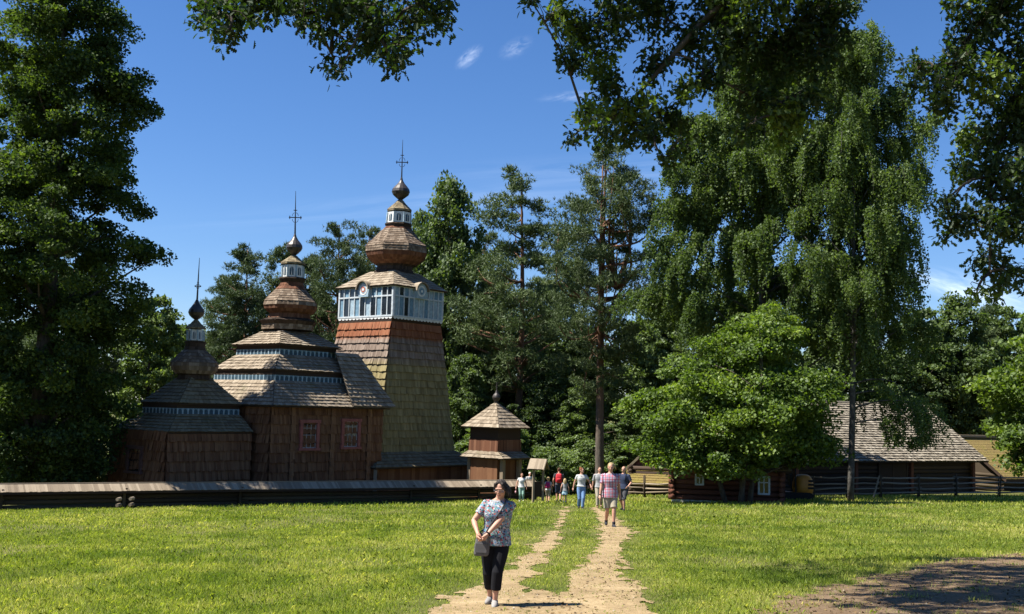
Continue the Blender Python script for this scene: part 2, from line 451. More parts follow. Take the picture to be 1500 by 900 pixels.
# ------------------------------------------------------------------ the church
church = thing('wooden_church', 'dark shingled wooden church with three onion domes and a tall tapering bell tower', 'church', (*On, float(gz(*On))), TH * 0)
def window(parent, p0, d2, nrm, x0, x1, y0, y1, curtain=False, paint='redpaint', bars='bar_paint'):
    s0, za = on_wall(x0, (y0 + y1) / 2, p0, d2); s1, _ = on_wall(x1, (y0 + y1) / 2, p0, d2)
    _, z1 = on_wall((x0 + x1) / 2, y0, p0, d2); _, z0 = on_wall((x0 + x1) / 2, y1, p0, d2)
    d = np.array([*d2, 0]); n = np.array([*nrm, 0]); z = np.array([0, 0, 1.0])
    Q = lambda s, zz, o: np.array([*p0, 0]) + d * s + z * zz + n * o
    sc, zc, hw, hh = (s0 + s1) / 2, (z0 + z1) / 2, (s1 - s0) / 2, (z1 - z0) / 2
    f = MB()
    for s in (-1, 1): f.box(Q(sc + s * (hw - .09), zc, .05), d * .09, n * .11, z * hh, .5)
    f.box(Q(sc, z1 - .08, .053), d * (hw + .05), n * .12, z * .08, .6); f.box(Q(sc, z0 + .06, .07), d * (hw + .06), n * .15, z * .06, .6)
    w = wb(f, 'window', M[paint], parent)
    g = MB(); g.poly([Q(sc - hw, z0, .028), Q(sc + hw, z0, .028), Q(sc + hw, z1, .028), Q(sc - hw, z1, .028)], .5, 0)
    if curtain: g.poly([Q(sc - hw + .16, z0 + hh * .75, .032), Q(sc + hw - .16, z0 + hh * .75, .032), Q(sc + hw - .16, z1 - .14, .032), Q(sc - hw + .16, z1 - .14, .032)], .5, 1)
    wb(g, 'pane', [M['glass'], M['curtain']], w)
    b = MB()
    for k in (-.3, .3): b.box(Q(sc + k * (hw - .17), zc, .05), d * .014, n * .014, z * (hh - .1))
    for k in (-.45, 0, .45): b.box(Q(sc, zc + k * hh, .048), d * (hw - .16), n * .012, z * .014)
    for s in (-1, 1): b.box(Q(sc + s * (hw - .2), zc, .05), d * .022, n * .018, z * (hh - .1))
    for k in (z0 + .14, z1 - .18): b.box(Q(sc, k, .052), d * (hw - .18), n * .018, z * .022)
    wb(b, 'glazing_bar', M[bars], w)

# nave
nv_w = tier(422, 397, 604, 560)
t1, t1t = tier(421, 400, 594, 572), tier(423, 402, 557, 530)
f1 = tier(423, 403, 549, 529); t2 = tier(423, 403, 541, 532.5); t2t = tier(420, 410, 519, 492.5)
f2 = tier(420, 410, 511, 491.5); t3 = tier(421, 410, 503.5, 500.8); t3t = tier(422, 412, 484, 457)
gnd = lambda t: float(gz(*t[0])) - .7
def walls(t, ztop, rh=.5, w=.17, name='wall', label=None, mat='wall'):
    mb = MB(); r0 = corners(t[0], t[1], t[2], gnd(t)); r1 = corners(t[0], t[1], t[2], ztop)
    for q in quads4(r0, r1): shing(mb, *q, rows=round((ztop - gnd(t)) / rh), w=.13, lift=.10, tb=.16, tv=.62)
    return wb(mb, name, M[mat], church, label=label), r0, r1
_, nr0, nr1 = walls(nv_w, t1[3] + .05, label='tall brown shingled nave wall with two windows')
mb = MB(); d3 = np.array([*eR, 0]); n3 = np.array([*NS, 0])
for px in (426.5, 485, 538.5):
    mb = MB(); s, _ = on_wall(px, 650, nr0[1][:2], eR)
    p = nr0[1] + d3 * s
    a, b = p - d3 * .14 + n3 * .09, p + d3 * .14 + n3 * .09
    up = np.array([0, 0, t1[3] - p[2] - .05])
    shing(mb, a, b, b + up, a + up, 13, .10, .06, tb=.62, tv=.38)
    for e, sg in ((a, -1), (b, 1)):
        mb.poly([e - n3 * .09, e, e + up, e + up - n3 * .09][::sg], .3)
    wb(mb, 'pilaster', M['wall'], church)
window(church, nr0[1][:2], eR, NS, 437, 465.5, 615, 660)
window(church, nr0[1][:2], eR, NS, 498, 525.5, 613.5, 658, True)
def eave(mb, t, inner, m=1):
    """fascia and boarded soffit under an eave ring"""
    r = ringof(t, -.03); ri = corners(inner[0], inner[1], inner[2], t[3] + .02)
    rb = ringof(t, -.09, -.03)
    plain_between(mb, rb, r, m, .5)
    for i in range(4): mb.poly([ri[i], ri[(i + 1) % 4], rb[(i + 1) % 4], rb[i]], .3, m)
def roof_tier(parent, t, tt, inner, label=None, mat='roof', rh=.235, kids_=None):
    mb = MB(); roof_between(mb, ringof(t), ringof(tt), rh); eave(mb, t, inner)
    return wb(mb, 'roof_tier', [M[mat], M['beam']], parent, label=label)
roof_tier(church, t1, t1t, nv_w, 'lowest and widest grey shingled roof over the nave')
roof_tier(church, t2, t2t, f1, 'middle grey shingled roof tier over the nave')
roof_tier(church, t3, t3t, f2, 'topmost grey shingled roof tier below the nave dome')
def friezes(parent, t, z0, z1):
    mb = MB()
    for q in quads4(corners(t[0], t[1], t[2], z0), corners(t[0], t[1], t[2], z1)): frieze(mb, *q)
    wb(mb, 'frieze', [M['blue'], M['blue_dark'], M['blue_pale']], parent)
def band(parent, t, z0, z1, g=.02):
    mb = MB(); plain_between(mb, corners(t[0], t[1] + g, t[2] + g, z0), corners(t[0], t[1] + g, t[2] + g, z1), 0, .3)
    wb(mb, 'cornice_board', M['beam'], parent)
friezes(church, f1, t1t[3] - .02, f1[3]); band(church, f1, f1[3], t2[3] + .03)
friezes(church, f2, t2t[3] - .02, f2[3]); band(church, f2, f2[3], t3[3] + .03)

def dome(O, rows, lan, lroof, oni, crs, upto, label, sel):
    """shingled bulb > lantern, lantern roof, onion, cross"""
    mb = MB(); pr = profile(O, rows); lathe_shingle(mb, pr, off=OCT, msel=sel, rh=.2, w=.13, lift=.028)
    d = wb(mb, 'dome', [M['dome_shingle'], M['orange'], M['beam']], church, label=label)
    pl = profile(O, lan); mb = MB(); lantern(mb, pl[0][0], pl[0][1], pl[1][0], pl[1][1]); wb(mb, 'lantern', [M['white'], M['blue_dark'], M['blue_pale']], d)
    mb = MB(); lathe_shingle(mb, profile(O, lroof), off=OCT, rh=.16, w=.12, lift=.015); wb(mb, 'lantern_roof', M['roof_dark'], d)
    mb = MB(); po = profile(O, oni); lathe(mb, po, 14, off=OCT); wb(mb, 'onion', M['metal_dark'], d, True)
    mb = MB(); pc = profile(O, crs); cross(mb, pc[0][0], pc[1][0], upto[0], upto[1] / FPX * O[1]); wb(mb, 'cross', M['iron'], d)
    return d
On2 = axis(426, 440)
dome(On2, [(421, 484, 38), (422, 476, 39), (422, 472, 43), (423, 471, 40), (424, 467, 31), (425, 460, 30), (425.5, 458, 34), (425.5, 454, 38), (425.8, 449, 40), (426, 443.5, 39.2), (426.2, 436, 33.5), (427, 425.5, 23.5), (427.8, 419.5, 18.5), (428.2, 414, 16.5), (428.4, 409.5, 20), (428.6, 408, 20)],
     [(428.8, 407, 16.2), (429.3, 389.5, 15.6)], [(429.3, 388, 18), (429.4, 385.8, 18.2), (430, 379.5, 10), (430.6, 374.5, 3.6)],
     [(430.6, 374, 3.2), (430.8, 371, 6.5), (431, 367.5, 10), (431.1, 363.5, 11.9), (431.3, 359.5, 11.4), (431.5, 356, 9), (431.7, 352, 5.4), (432, 347.5, 2.6), (432.2, 343, 1.2), (432.3, 342, .3)],
     [(432.2, 345, 1), (433.2, 280, 1)], (.4, 9.5), 'shingled dome with white lantern over the nave',
     lambda i: 1 if i in (4, 5, 6, 7, 11, 12) else (2 if i in (1, 2, 3, 13, 14) else 0))
# the steep roof that joins nave and tower
t_gal0 = solve(axis(573, 440), 575.4, 463, 648.5); Ot = axis(573, 440)
mb = MB()
e1 = nr1[2] + np.array([*(eR * .5 + NS * .5), 0]); e1[2] = t1[3] + .08
a, b = e1 - d3 * 3.2, e1
zt = zrow(*(e1 - n3 * 1.6)[:2], 521); hgt = zt - e1[2]
top = np.array([0, 0, hgt]) - n3 * 1.55
shing(mb, a, b, b - d3 * 1.55 + top, a + top, 13, .14, .06, tb=.14, tv=.75)
back_ = -n3 * (2 * nv_w[1] - 1.0)
mb.poly([b, b + back_, b + back_ - d3 * 1.55 + top + n3 * 3.1, b - d3 * 1.55 + top], .3, 1)
mb.poly([a + top, b - d3 * 1.55 + top, b - d3 * 1.55 + top + back_ + n3 * 3.1, a + top + back_ + n3 * 3.1], .3, 1)
wb(mb, 'connecting_roof', [M['roof'], M['beam']], church)
mb = MB()
cA, cB = nr0[2] - np.array([*(NS * .25), 0]), nr0[2] - np.array([*(NS * .25), 0]) + d3 * .12
cA = cA - d3 * .5
for zz0, zz1 in ((gnd(nv_w) - .3, t1[3] + .1),):
    shing(mb, (*cA[:2], zz0), (*cB[:2], zz0), (*cB[:2], zz1), (*cA[:2], zz1), 11, .17, .04, tv=.7)
wb(mb, 'link_wall', M['wall'], church)

# chancel
ch_w = tier(266, 245, 637, 368); c1, c1t = tier(267, 247, 633, 371), tier(280, 259, 606.5, 351)
cf = tier(280, 260, 598, 349.5); c2, c2t = tier(280.5, 262, 590.5, 354), tier(285, 281, 551, 306)
_, cr0, cr1 = walls(ch_w, c1[3] + .05, label='low dark chancel wall')
roof_tier(church, c1, c1t, cf, 'lower mossy roof of the chancel', 'roof_dark', .22)
roof_tier(church, c2, c2t, cf, 'upper mossy roof of the chancel below its small dome', 'roof_dark', .26)
friezes(church, cf, c1t[3] - .02, cf[3]); band(church, cf, cf[3], c2[3] + .03)
window(church, cr0[0][:2], eL, NE, 188, 211, 653, 694, False, 'shaded_redpaint', 'beam')  # shade of the left tree painted into frame and bars
Oc2 = axis(285, 535)
dome(Oc2, [(284.5, 556, 24), (284.6, 549, 22.5), (284.8, 547.5, 27), (285, 543, 32), (285, 537, 34.4), (285.2, 532, 34), (285.5, 523, 26.5), (286, 513, 15.5), (286.1, 508, 13.8), (286.3, 503, 14.5), (286.4, 500.5, 15.5)],
     [(286.5, 499.5, 11.8), (286.8, 483.5, 11.5)], [(286.8, 482, 14.5), (286.9, 480.3, 14.7), (287.1, 474, 7), (287.3, 469, 3)],
     [(287.3, 468.7, 2.6), (287.5, 466, 6.5), (287.6, 462.5, 10), (287.7, 458, 11.8), (287.9, 453.5, 10.6), (288.1, 449, 7.2), (288.4, 444, 3.8), (288.7, 439.5, 1.8), (288.8, 438, .3)],
     [(288.7, 441, 1), (292.2, 378, 1)], (.34, 4.6), 'small dark shingled dome over the chancel',
     lambda i: 2 if i in (0, 1, 7, 8, 9) else 0)

# bell tower
A0, B0, Z0 = solve(Ot, 575.4, 463, 648.5)
gC = corners(Ot, A0, B0, 0)[1]
Zg = zrow(gC[0], gC[1], 417.5)
As, Bs, Zs = solve(Ot, 573.4, 470, 645.5)
Ab, Bb, Zb = solve(Ot, 555.5, 663, 664.5)
Ab = max(Ab, As + .15)
q, sx, gre, oli, ora, st = TOWER_NODES
jit = q.math('MULTIPLY', q.math('SUBTRACT', st, .5), .9)
zf = q.math('ADD', sx.outputs[2], jit)
H_ = Zs - Zb
colr = q.mix(q.rng(zf, Zs - H_ * .36, Zs - H_ * .28), oli, gre)
colr = q.mix(q.rng(zf, Zs - H_ * .145, Zs - H_ * .115), colr, ora)
nrm_ = q.n('ShaderNodeNewGeometry').outputs['Normal']; sn = q.n('ShaderNodeSeparateXYZ'); q.l(nrm_, sn.inputs[0])
moss = q.rng(q.noise(q.obj(), .8, 6, .7), .62, .78)
colr = q.mix(q.math('MULTIPLY', moss, .35), colr, (.06, .055, .035))
M['tower'] = q.done(colr, .9, q.bump(st, .35, .02))
mb = MB()
tb_, ts_ = corners(Ot, Ab, Bb, Zb), corners(Ot, As, Bs, Zs)
roof_between(mb, tb_, ts_, .42, .13, .085)
plain_between(mb, corners(Ot, Ab, Bb, float(gz(*Ot)) - 1.5), tb_, 0, .3)
tw = wb(mb, 'tower_wall', M['tower'], church, label='tall tapering tower cladding, orange at the top and mossy olive below')
mb = MB(); plain_between(mb, corners(Ot, As + .02, Bs + .02, Zs - .02), corners(Ot, A0, B0, Z0 + .02), 0, .2); wb(mb, 'gallery_corbel', M['beam'], church)
gal = MB()
g0, g1 = corners(Ot, A0 - .03, B0 - .03, Z0), corners(Ot, A0 - .03, B0 - .03, Zg)
NP = 10
for qd in quads4(g0, g1):
    bl, br, tr, tl = qd; N = np.cross(br - bl, tl - bl); N /= np.linalg.norm(N)
    gal.poly([bl, br, tr, tl], .5, 0)
gallery = wb(gal, 'gallery', M['blue_dark'], church, label='blue and white glazed gallery near the top of the tower')
pan, fra, sca = MB(), MB(), MB(); eyes_ = []
for fi, qd in enumerate(quads4(g0, g1)):
    bl, br, tr, tl = qd; N = np.cross(br - bl, tl - bl); N /= np.linalg.norm(N)
    d = (br - bl) / np.linalg.norm(br - bl); W = np.linalg.norm(br - bl); Hh = Zg - Z0; z = np.array([0, 0, 1.0])
    Q = lambda u, v, o: bl + d * (u * W) + z * (v * Hh) + N * o
    for k in range(NP):
        a, b = (k + .12) / NP, (k + .88) / NP
        for v0, v1 in ((.05, .64), (.70, .97)):
            rr = random.random(); south = fi == 1
            mi = (0 if rr < .12 else 1 if rr < .5 else 2) if south else (0 if rr < .62 else 1 if rr < .85 else 2)
            pan.poly([Q(a, v0, .01), Q(b, v0, .01), Q(b, v1, .01), Q(a, v1, .01)], rr, mi)
    for k in range(NP + 1):
        u = k / NP; ww = .08 if k in (0, NP) else .042
        fra.box(Q(min(max(u, .008), .992), .5, .03), d * ww / 2 * 1.5, N * .03, z * Hh * .5)
    for v, hh in ((.02, .05), (.67, .045), (.985, .05)):
        fra.box(Q(.5, v, .036), d * W / 2, N * .032, z * hh)
    n = 15
    for k in range(n):
        pts = [Q((k + .5 + .5 * math.cos(t_)) / n, 0, .05) + z * (-.02 - .13 * math.sin(t_)) for t_ in np.linspace(math.pi, 0, 7)]
        sca.poly(pts, .5)
        sca.poly([p - N * .02 for p in pts][::-1], .5)
        sca.poly([Q(k / n, 0, .05) + z * .05 - z * .07, Q((k + 1) / n, 0, .05) - z * .02, Q((k + 1) / n, 0, .05) + z * .05, Q(k / n, 0, .05) + z * .05], .5)
    # round medallion under an eyebrow
    med, eye = MB(), MB(); eyes_.append(eye)
    c = Q(.5, .90, .22); R0 = .42
    disc = lambda r, o, nn=20: [c + d * r * math.cos(t_) + z * r * math.sin(t_) + N * o for t_ in np.linspace(0, 2 * math.pi, nn, False)]
    arch = [c + d * .46 * math.cos(t_) + z * (.46 * math.sin(t_)) + N * .0 for t_ in np.linspace(math.pi, 0, 12)]
    b0_, b1_ = Q(.5, .66, .22) - d * .40, Q(.5, .66, .22) + d * .40
    arch = [c + d * .46 * math.cos(t_) + z * (.46 * math.sin(t_)) for t_ in np.linspace(0, math.pi, 13)]
    med.poly([b0_, b1_] + arch, .5, 0)
    med.poly([b1_, b1_ - N * .22, c + d * .46 - N * .22, c + d * .46], .5, 0); med.poly([b0_ - N * .22, b0_, c - d * .46, c - d * .46 - N * .22], .5, 0); med.poly([b0_ - N * .22, b1_ - N * .22, b1_, b0_], .5, 0)
    med.poly(disc(.33, .012), .5, 1); med.poly(disc(.24, .02), .5, 0); med.poly(disc(.17, .028), .5, 2 if fi == 0 else 3); med.poly(disc(.085, .036), .5, 1)
    for k in range(12):
        t0_, t1_ = math.pi * k / 12, math.pi * (k + 1) / 12
        pp = lambda t_, r, o: c + d * r * math.cos(t_) + z * r * math.sin(t_) * 1.02 + N * o
        eye.poly([pp(t0_, .47, .16), pp(t1_, .47, .16), pp(t1_, .54, .16), pp(t0_, .54, .16)], .5)
        eye.poly([pp(t0_, .54, .16), pp(t1_, .54, .16), pp(t1_, .54, -1.4), pp(t0_, .54, -1.4)], random.random())
        eye.poly([pp(t1_, .47, .16), pp(t0_, .47, .16), pp(t0_, .47, -1.0), pp(t1_, .47, -1.0)], .1)
    wb(med, 'medallion', [M['blue_pale'], M['white'], M['redring'], M['blue']], gallery)
wb(pan, 'pane', [M['glass'], M['blue'], M['blue_pale']], gallery); wb(fra, 'window_frame', M['pale_paint'], gallery)
wb(sca, 'scalloped_trim', M['white'], gallery)
mb = MB()
ge = corners(Ot, A0 + .16, B0 + .16, Zg + .02)
pk = profile(Ot, [(577.5, 400, 31)])[0]
gt = corners(pk[0][:2], pk[1] * .80, pk[1] * .80, pk[0][2])
roof_between(mb, ge, gt, .26, .15, .03)
plain_between(mb, corners(Ot, A0 + .13, B0 + .13, Zg - .05), ge, 1, .3)
rr0 = corners(Ot, A0 - .03, B0 - .03, Zg - .01); rr1 = corners(Ot, A0 + .13, B0 + .13, Zg - .05)
for i in range(4): mb.poly([rr0[i], rr0[(i + 1) % 4], rr1[(i + 1) % 4], rr1[i]], .3, 1)
gr = wb(mb, 'gallery_roof', [M['roof'], M['beam']], church)
[wb(e_, 'eyebrow_gable', M['roof'], gr) for e_ in eyes_]
dome(Ot, [(577.5, 401.5, 31), (578, 397, 28), (579, 391, 27), (579.5, 388.5, 30.5), (580, 384, 38), (580.3, 378, 45), (580.6, 372, 47.3), (580.8, 364.5, 46.8), (581, 361.5, 45.8), (581.3, 353, 36), (582, 343.5, 28), (583, 337, 21.5), (583.3, 333.5, 18.5), (583.6, 330, 20.5), (583.8, 329, 20.5)],
     [(584, 328, 18.8), (585, 312.5, 18)], [(585, 311, 18.5), (585.2, 308.5, 18.8), (586, 299, 8.5), (586.6, 293.5, 3.6)],
     [(586.6, 293, 3), (586.8, 289, 8), (587, 286, 11.5), (587.1, 281.5, 13.3), (587.3, 277.5, 12.4), (587.6, 273, 8.8), (587.9, 269, 5), (588.1, 265, 2.4), (588.3, 260, 1.2), (588.3, 259, .3)],
     [(588.3, 263, 1), (590, 205, 1)], (.43, 9.2), 'largest shingled dome, red brown underneath, on the tower top',
     lambda i: 1 if i in (3, 4, 5, 11) else (2 if i in (0, 1, 2, 12, 13) else 0))
# lean-to around the tower foot
Ask, Bsk, Zsk = solve(Ot, 550, 686, 708)
mb = MB(); k0, k1 = corners(Ot, Ask, Bsk, Zsk), corners(Ot, Ab + .04, Bb + .04, Zb + .03)
roof_between(mb, k0, k1, .28, .2, .04)
kb = corners(Ot, Ask - .03, Bsk - .03, Zsk - .08); plain_between(mb, kb, k0, 1, .5)
ki = corners(Ot, Ask - .5, Bsk - .5, Zsk + .02)
for i in range(4): mb.poly([ki[i], ki[(i + 1) % 4], kb[(i + 1) % 4], kb[i]], .3, 1)
wb(mb, 'skirt_roof', [M['roof_dark'], M['beam']], church)
mb = MB(); zg_ = float(gz(*Ot)) - 1.2
plain_between(mb, corners(Ot, Ask - .45, Bsk - .45, zg_), corners(Ot, Ask - .45, Bsk - .45, Zsk), 0, .35)
for qd in quads4(corners(Ot, Ask - .42, Bsk - .42, zg_), corners(Ot, Ask - .42, Bsk - .42, Zsk)):
    shing(mb, *qd, rows=1, w=.2, lift=.02, tv=.8)
wb(mb, 'porch_wall', M['wall'], church)
for i in (1, 2, 3): mb = MB(); p = corners(Ot, Ask - .2, Bsk - .2, 0)[i]; mb.box((p[0], p[1], (zg_ + Zsk) / 2), (.09, 0, 0), (0, .09, 0), (0, 0, (Zsk - zg_) / 2), .6); wb(mb, 'porch_post', M['grey_wood'], church)

# ------------------------------------------------------------------ the gate tower beside it
gY = 63.0; gO = P(725.5, 640, gY)[:2]
gate = thing('gate_tower', 'small two storey gate tower with a pointed shingle roof and orange band', 'gate tower', (*gO, float(gz(*gO))))
gu = solve(gO, 731, 627, 776); gl = solve(gO, 738, 672.5, 777); gw = solve(gO, 729.5, 650, 762)
Awu = max(gw[0], gw[1]); 
zU, zL = gu[2], gl[2]
zband0, zband1 = zrow(*gO, 661), zrow(*gO, 643.5)
ap = profile(gO, [(727, 590, 0)])[0][0]
mb = MB(); ru = corners(gO, gu[0], gu[1], zU); apx = [ap + np.array([*(v * .06), 0]) for v in (-eL - eR, eL - eR, eL + eR, -eL + eR)]
roof_between(mb, ru, apx, .26, .17, .035, tb=.1)
plain_between(mb, corners(gO, gu[0] - .03, gu[1] - .03, zU - .07), ru, 1)
ri, rb = corners(gO, gw[0], gw[1], zU + .01), corners(gO, gu[0] - .03, gu[1] - .03, zU - .07)
for i in range(4): mb.poly([ri[i], ri[(i + 1) % 4], rb[(i + 1) % 4], rb[i]], .3, 1)
gr_ = wb(mb, 'roof', [M['roof'], M['beam']], gate, label='pointed grey shingled roof')
po = profile(gO, [(727, 592, 3), (727, 588, 3.2), (727, 585.5, 5), (727.1, 582.5, 6.1), (727.2, 579.5, 5.2), (727.4, 576, 2.4), (727.6, 572, 1), (728, 561, .6), (728, 560, .1)])
mb = MB(); lathe(mb, po, 12); wb(mb, 'finial', M['metal_dark'], gr_, True)
mb = MB()
plain_between(mb, corners(gO, gw[0], gw[1], zband1), corners(gO, gw[0], gw[1], zU + .02), 1, .4)
for qd in quads4(corners(gO, gw[0] + .03, gw[1] + .03, zband0), corners(gO, gw[0] + .03, gw[1] + .03, zband1)): shing(mb, *qd, rows=1, w=.13, lift=.03, m=0)
wb(mb, 'wall', [M['orange'], M['beam']], gate, label='upper storey with an orange shingle band')
mb = MB(); roof_between(mb, corners(gO, gl[0], gl[1], zL), corners(gO, gw[0] + .05, gw[1] + .05, zband0 + .02), .22, .17, .035)
plain_between(mb, corners(gO, gl[0] - .03, gl[1] - .03, zL - .07), corners(gO, gl[0], gl[1], zL), 1)
ri, rb = corners(gO, gw[0] - .1, gw[1] - .1, zL + .01), corners(gO, gl[0] - .03, gl[1] - .03, zL - .07)
for i in range(4): mb.poly([ri[i], ri[(i + 1) % 4], rb[(i + 1) % 4], rb[i]], .3, 1)
wb(mb, 'skirt_roof', [M['roof'], M['beam']], gate)
mb = MB(); zg_ = float(gz(*gO)) - .6
for qd in quads4(corners(gO, gw[0] - .06, gw[1] - .06, zg_), corners(gO, gw[0] - .06, gw[1] - .06, zL)): shing(mb, *qd, rows=1, w=.22, lift=.02, tv=.7)
wb(mb, 'wall', M['wall'], gate, label='dark boarded lower storey')
for p in corners(gO, gl[0] - .45, gl[1] - .45, 0): mb = MB(); mb.box((p[0], p[1], (zg_ + zL) / 2), (*(eL * .11), 0), (*(eR * .11), 0), (0, 0, (zL - zg_) / 2), .55); wb(mb, 'post', M['grey_wood'], gate)

# ------------------------------------------------------------------ log fence with its own roof
fl = [(-260, 753), (0, 747.5), (180, 744), (350, 740.5), (600, 736), (700, 734), (783, 733)]
fp = [G(*p) for p in fl]
fence = thing('log_fence', 'long low log fence under a narrow board roof in front of the church', 'fence', fp[3])
wall_, roof_, POSTS = MB(), MB(), []
up = np.array([0, 0, 1.0])
def seg_pts(a, b, step):
    n = max(1, int(np.linalg.norm(b - a) / step)); return [L3(a, b, k / n) for k in range(n + 1)]
HF = 1.02
for a, b in zip(fp[:-1], fp[1:]):
    d = b - a; d = d / np.linalg.norm(d); nrm = np.cross(d, up); nrm /= np.linalg.norm(nrm)     # towards the camera
    pts = seg_pts(a, b, 4.2)
    for p0, p1 in zip(pts[:-1], pts[1:]):
        for k in range(4):
            r = .105; zc = .1 + k * .19
            j0, j1 = random.uniform(-.02, .02), random.uniform(-.02, .02)
            wall_.tube([p0 + up * (zc + j0) + nrm * random.uniform(-.02, .02), L3(p0, p1, .5) + up * (zc + (j0 + j1) / 2 + random.uniform(-.015, .015)), p1 + up * (zc + j1)], [r * random.uniform(.8, 1)] * 3, 7, t=random.random())
        post_ = MB(); post_.tube([p0 + nrm * .13 - up * .1, p0 + nrm * .12 + up * .84], [.07, .06], 7, t=random.random()); POSTS.append(post_)
        post_.bar(p0 - nrm * .42 + up * .80, p0 + nrm * .42 + up * .80, .08, .08, t=.4)
    # board roof: two slopes of upright boards
    L_ = np.linalg.norm(b - a)
    for sg in (1, -1):
        e0 = a + nrm * .50 * sg + up * (HF - .30); e1 = b + nrm * .50 * sg + up * (HF - .30)
        r0, r1 = a + up * HF, b + up * HF
        if sg > 0: shing(roof_, e0, e1, r1, r0, 1, .105, .028, tb=.12, tv=.9)
        else: shing(roof_, e1, e0, r0, r1, 1, .2, .022)
        roof_.bar(e0 - up * .05, e1 - up * .05, .06, .07, t=.15, m=1)
    roof_.tube([r0 + up * .01, r1 + up * .01], .03, 6, t=.5)
ENDS = []
for px, py in ((174, 742), (193, 741)):
    p = G(px, py + 4); nrm = np.array([-.1, -1, 0.])
    for zz in (.16, .40):
        ends_ = MB(); ENDS.append(ends_); ends_.tube([p + up * zz - nrm * .1, p + up * zz + nrm * .19], [.075, .07], 9, t=random.uniform(.5, .8))
pe = fp[-1]
post_ = MB(); POSTS.append(post_); post_.box(pe + up * .45 + np.array([.02, 0, 0]), (.08, 0, 0), (0, .3, 0), (0, 0, .5), .4)
wb(wall_, 'log_wall', M['log'], fence, True); wb(roof_, 'board_roof', [M['grey_wood'], M['beam']], fence); [wb(m_, 'post', M['log'], fence) for m_ in POSTS]; [wb(m_, 'log_end', M['grey_wood'], fence) for m_ in ENDS]
# ------------------------------------------------------------------ foliage
def unit(v): return v / (np.linalg.norm(v, axis=-1, keepdims=True) + 1e-9)
def leaf_quads(r, c, d, size, width=.42, upn=1.0, fold=.12):
    """diamond leaves: centres c, pointing d"""
    n = len(c); d = unit(d); nn = r.normal(size=(n, 3)) * .7; nn[:, 2] += upn
    s = unit(np.cross(d, nn)); k = np.cross(s, d); L = (size * (.65 + .7 * r.random(n)))[:, None]
    v = np.empty((n, 4, 3))
    v[:, 0] = c - d * L * .5; v[:, 1] = c + s * L * width - k * L * fold; v[:, 2] = c + d * L * .5; v[:, 3] = c - s * L * width - k * L * fold
    return v
def mesh_leaves(name, v, t, mat):
    n, k = v.shape[:2]
    return np_mesh(name, v.reshape(-1, 3), np.arange(n * k).reshape(n, k), t, mat)
def curve(a, b, sag, n=6, side=None):
    a = np.asarray(a, float); b = np.asarray(b, float); t = np.linspace(0, 1, n)[:, None]
    p = a + (b - a) * t; p[:, 2] += sag * np.sin(np.pi * t[:, 0]) ; 
    if side is not None: p += np.asarray(side) * np.sin(np.pi * t)
    return list(p)

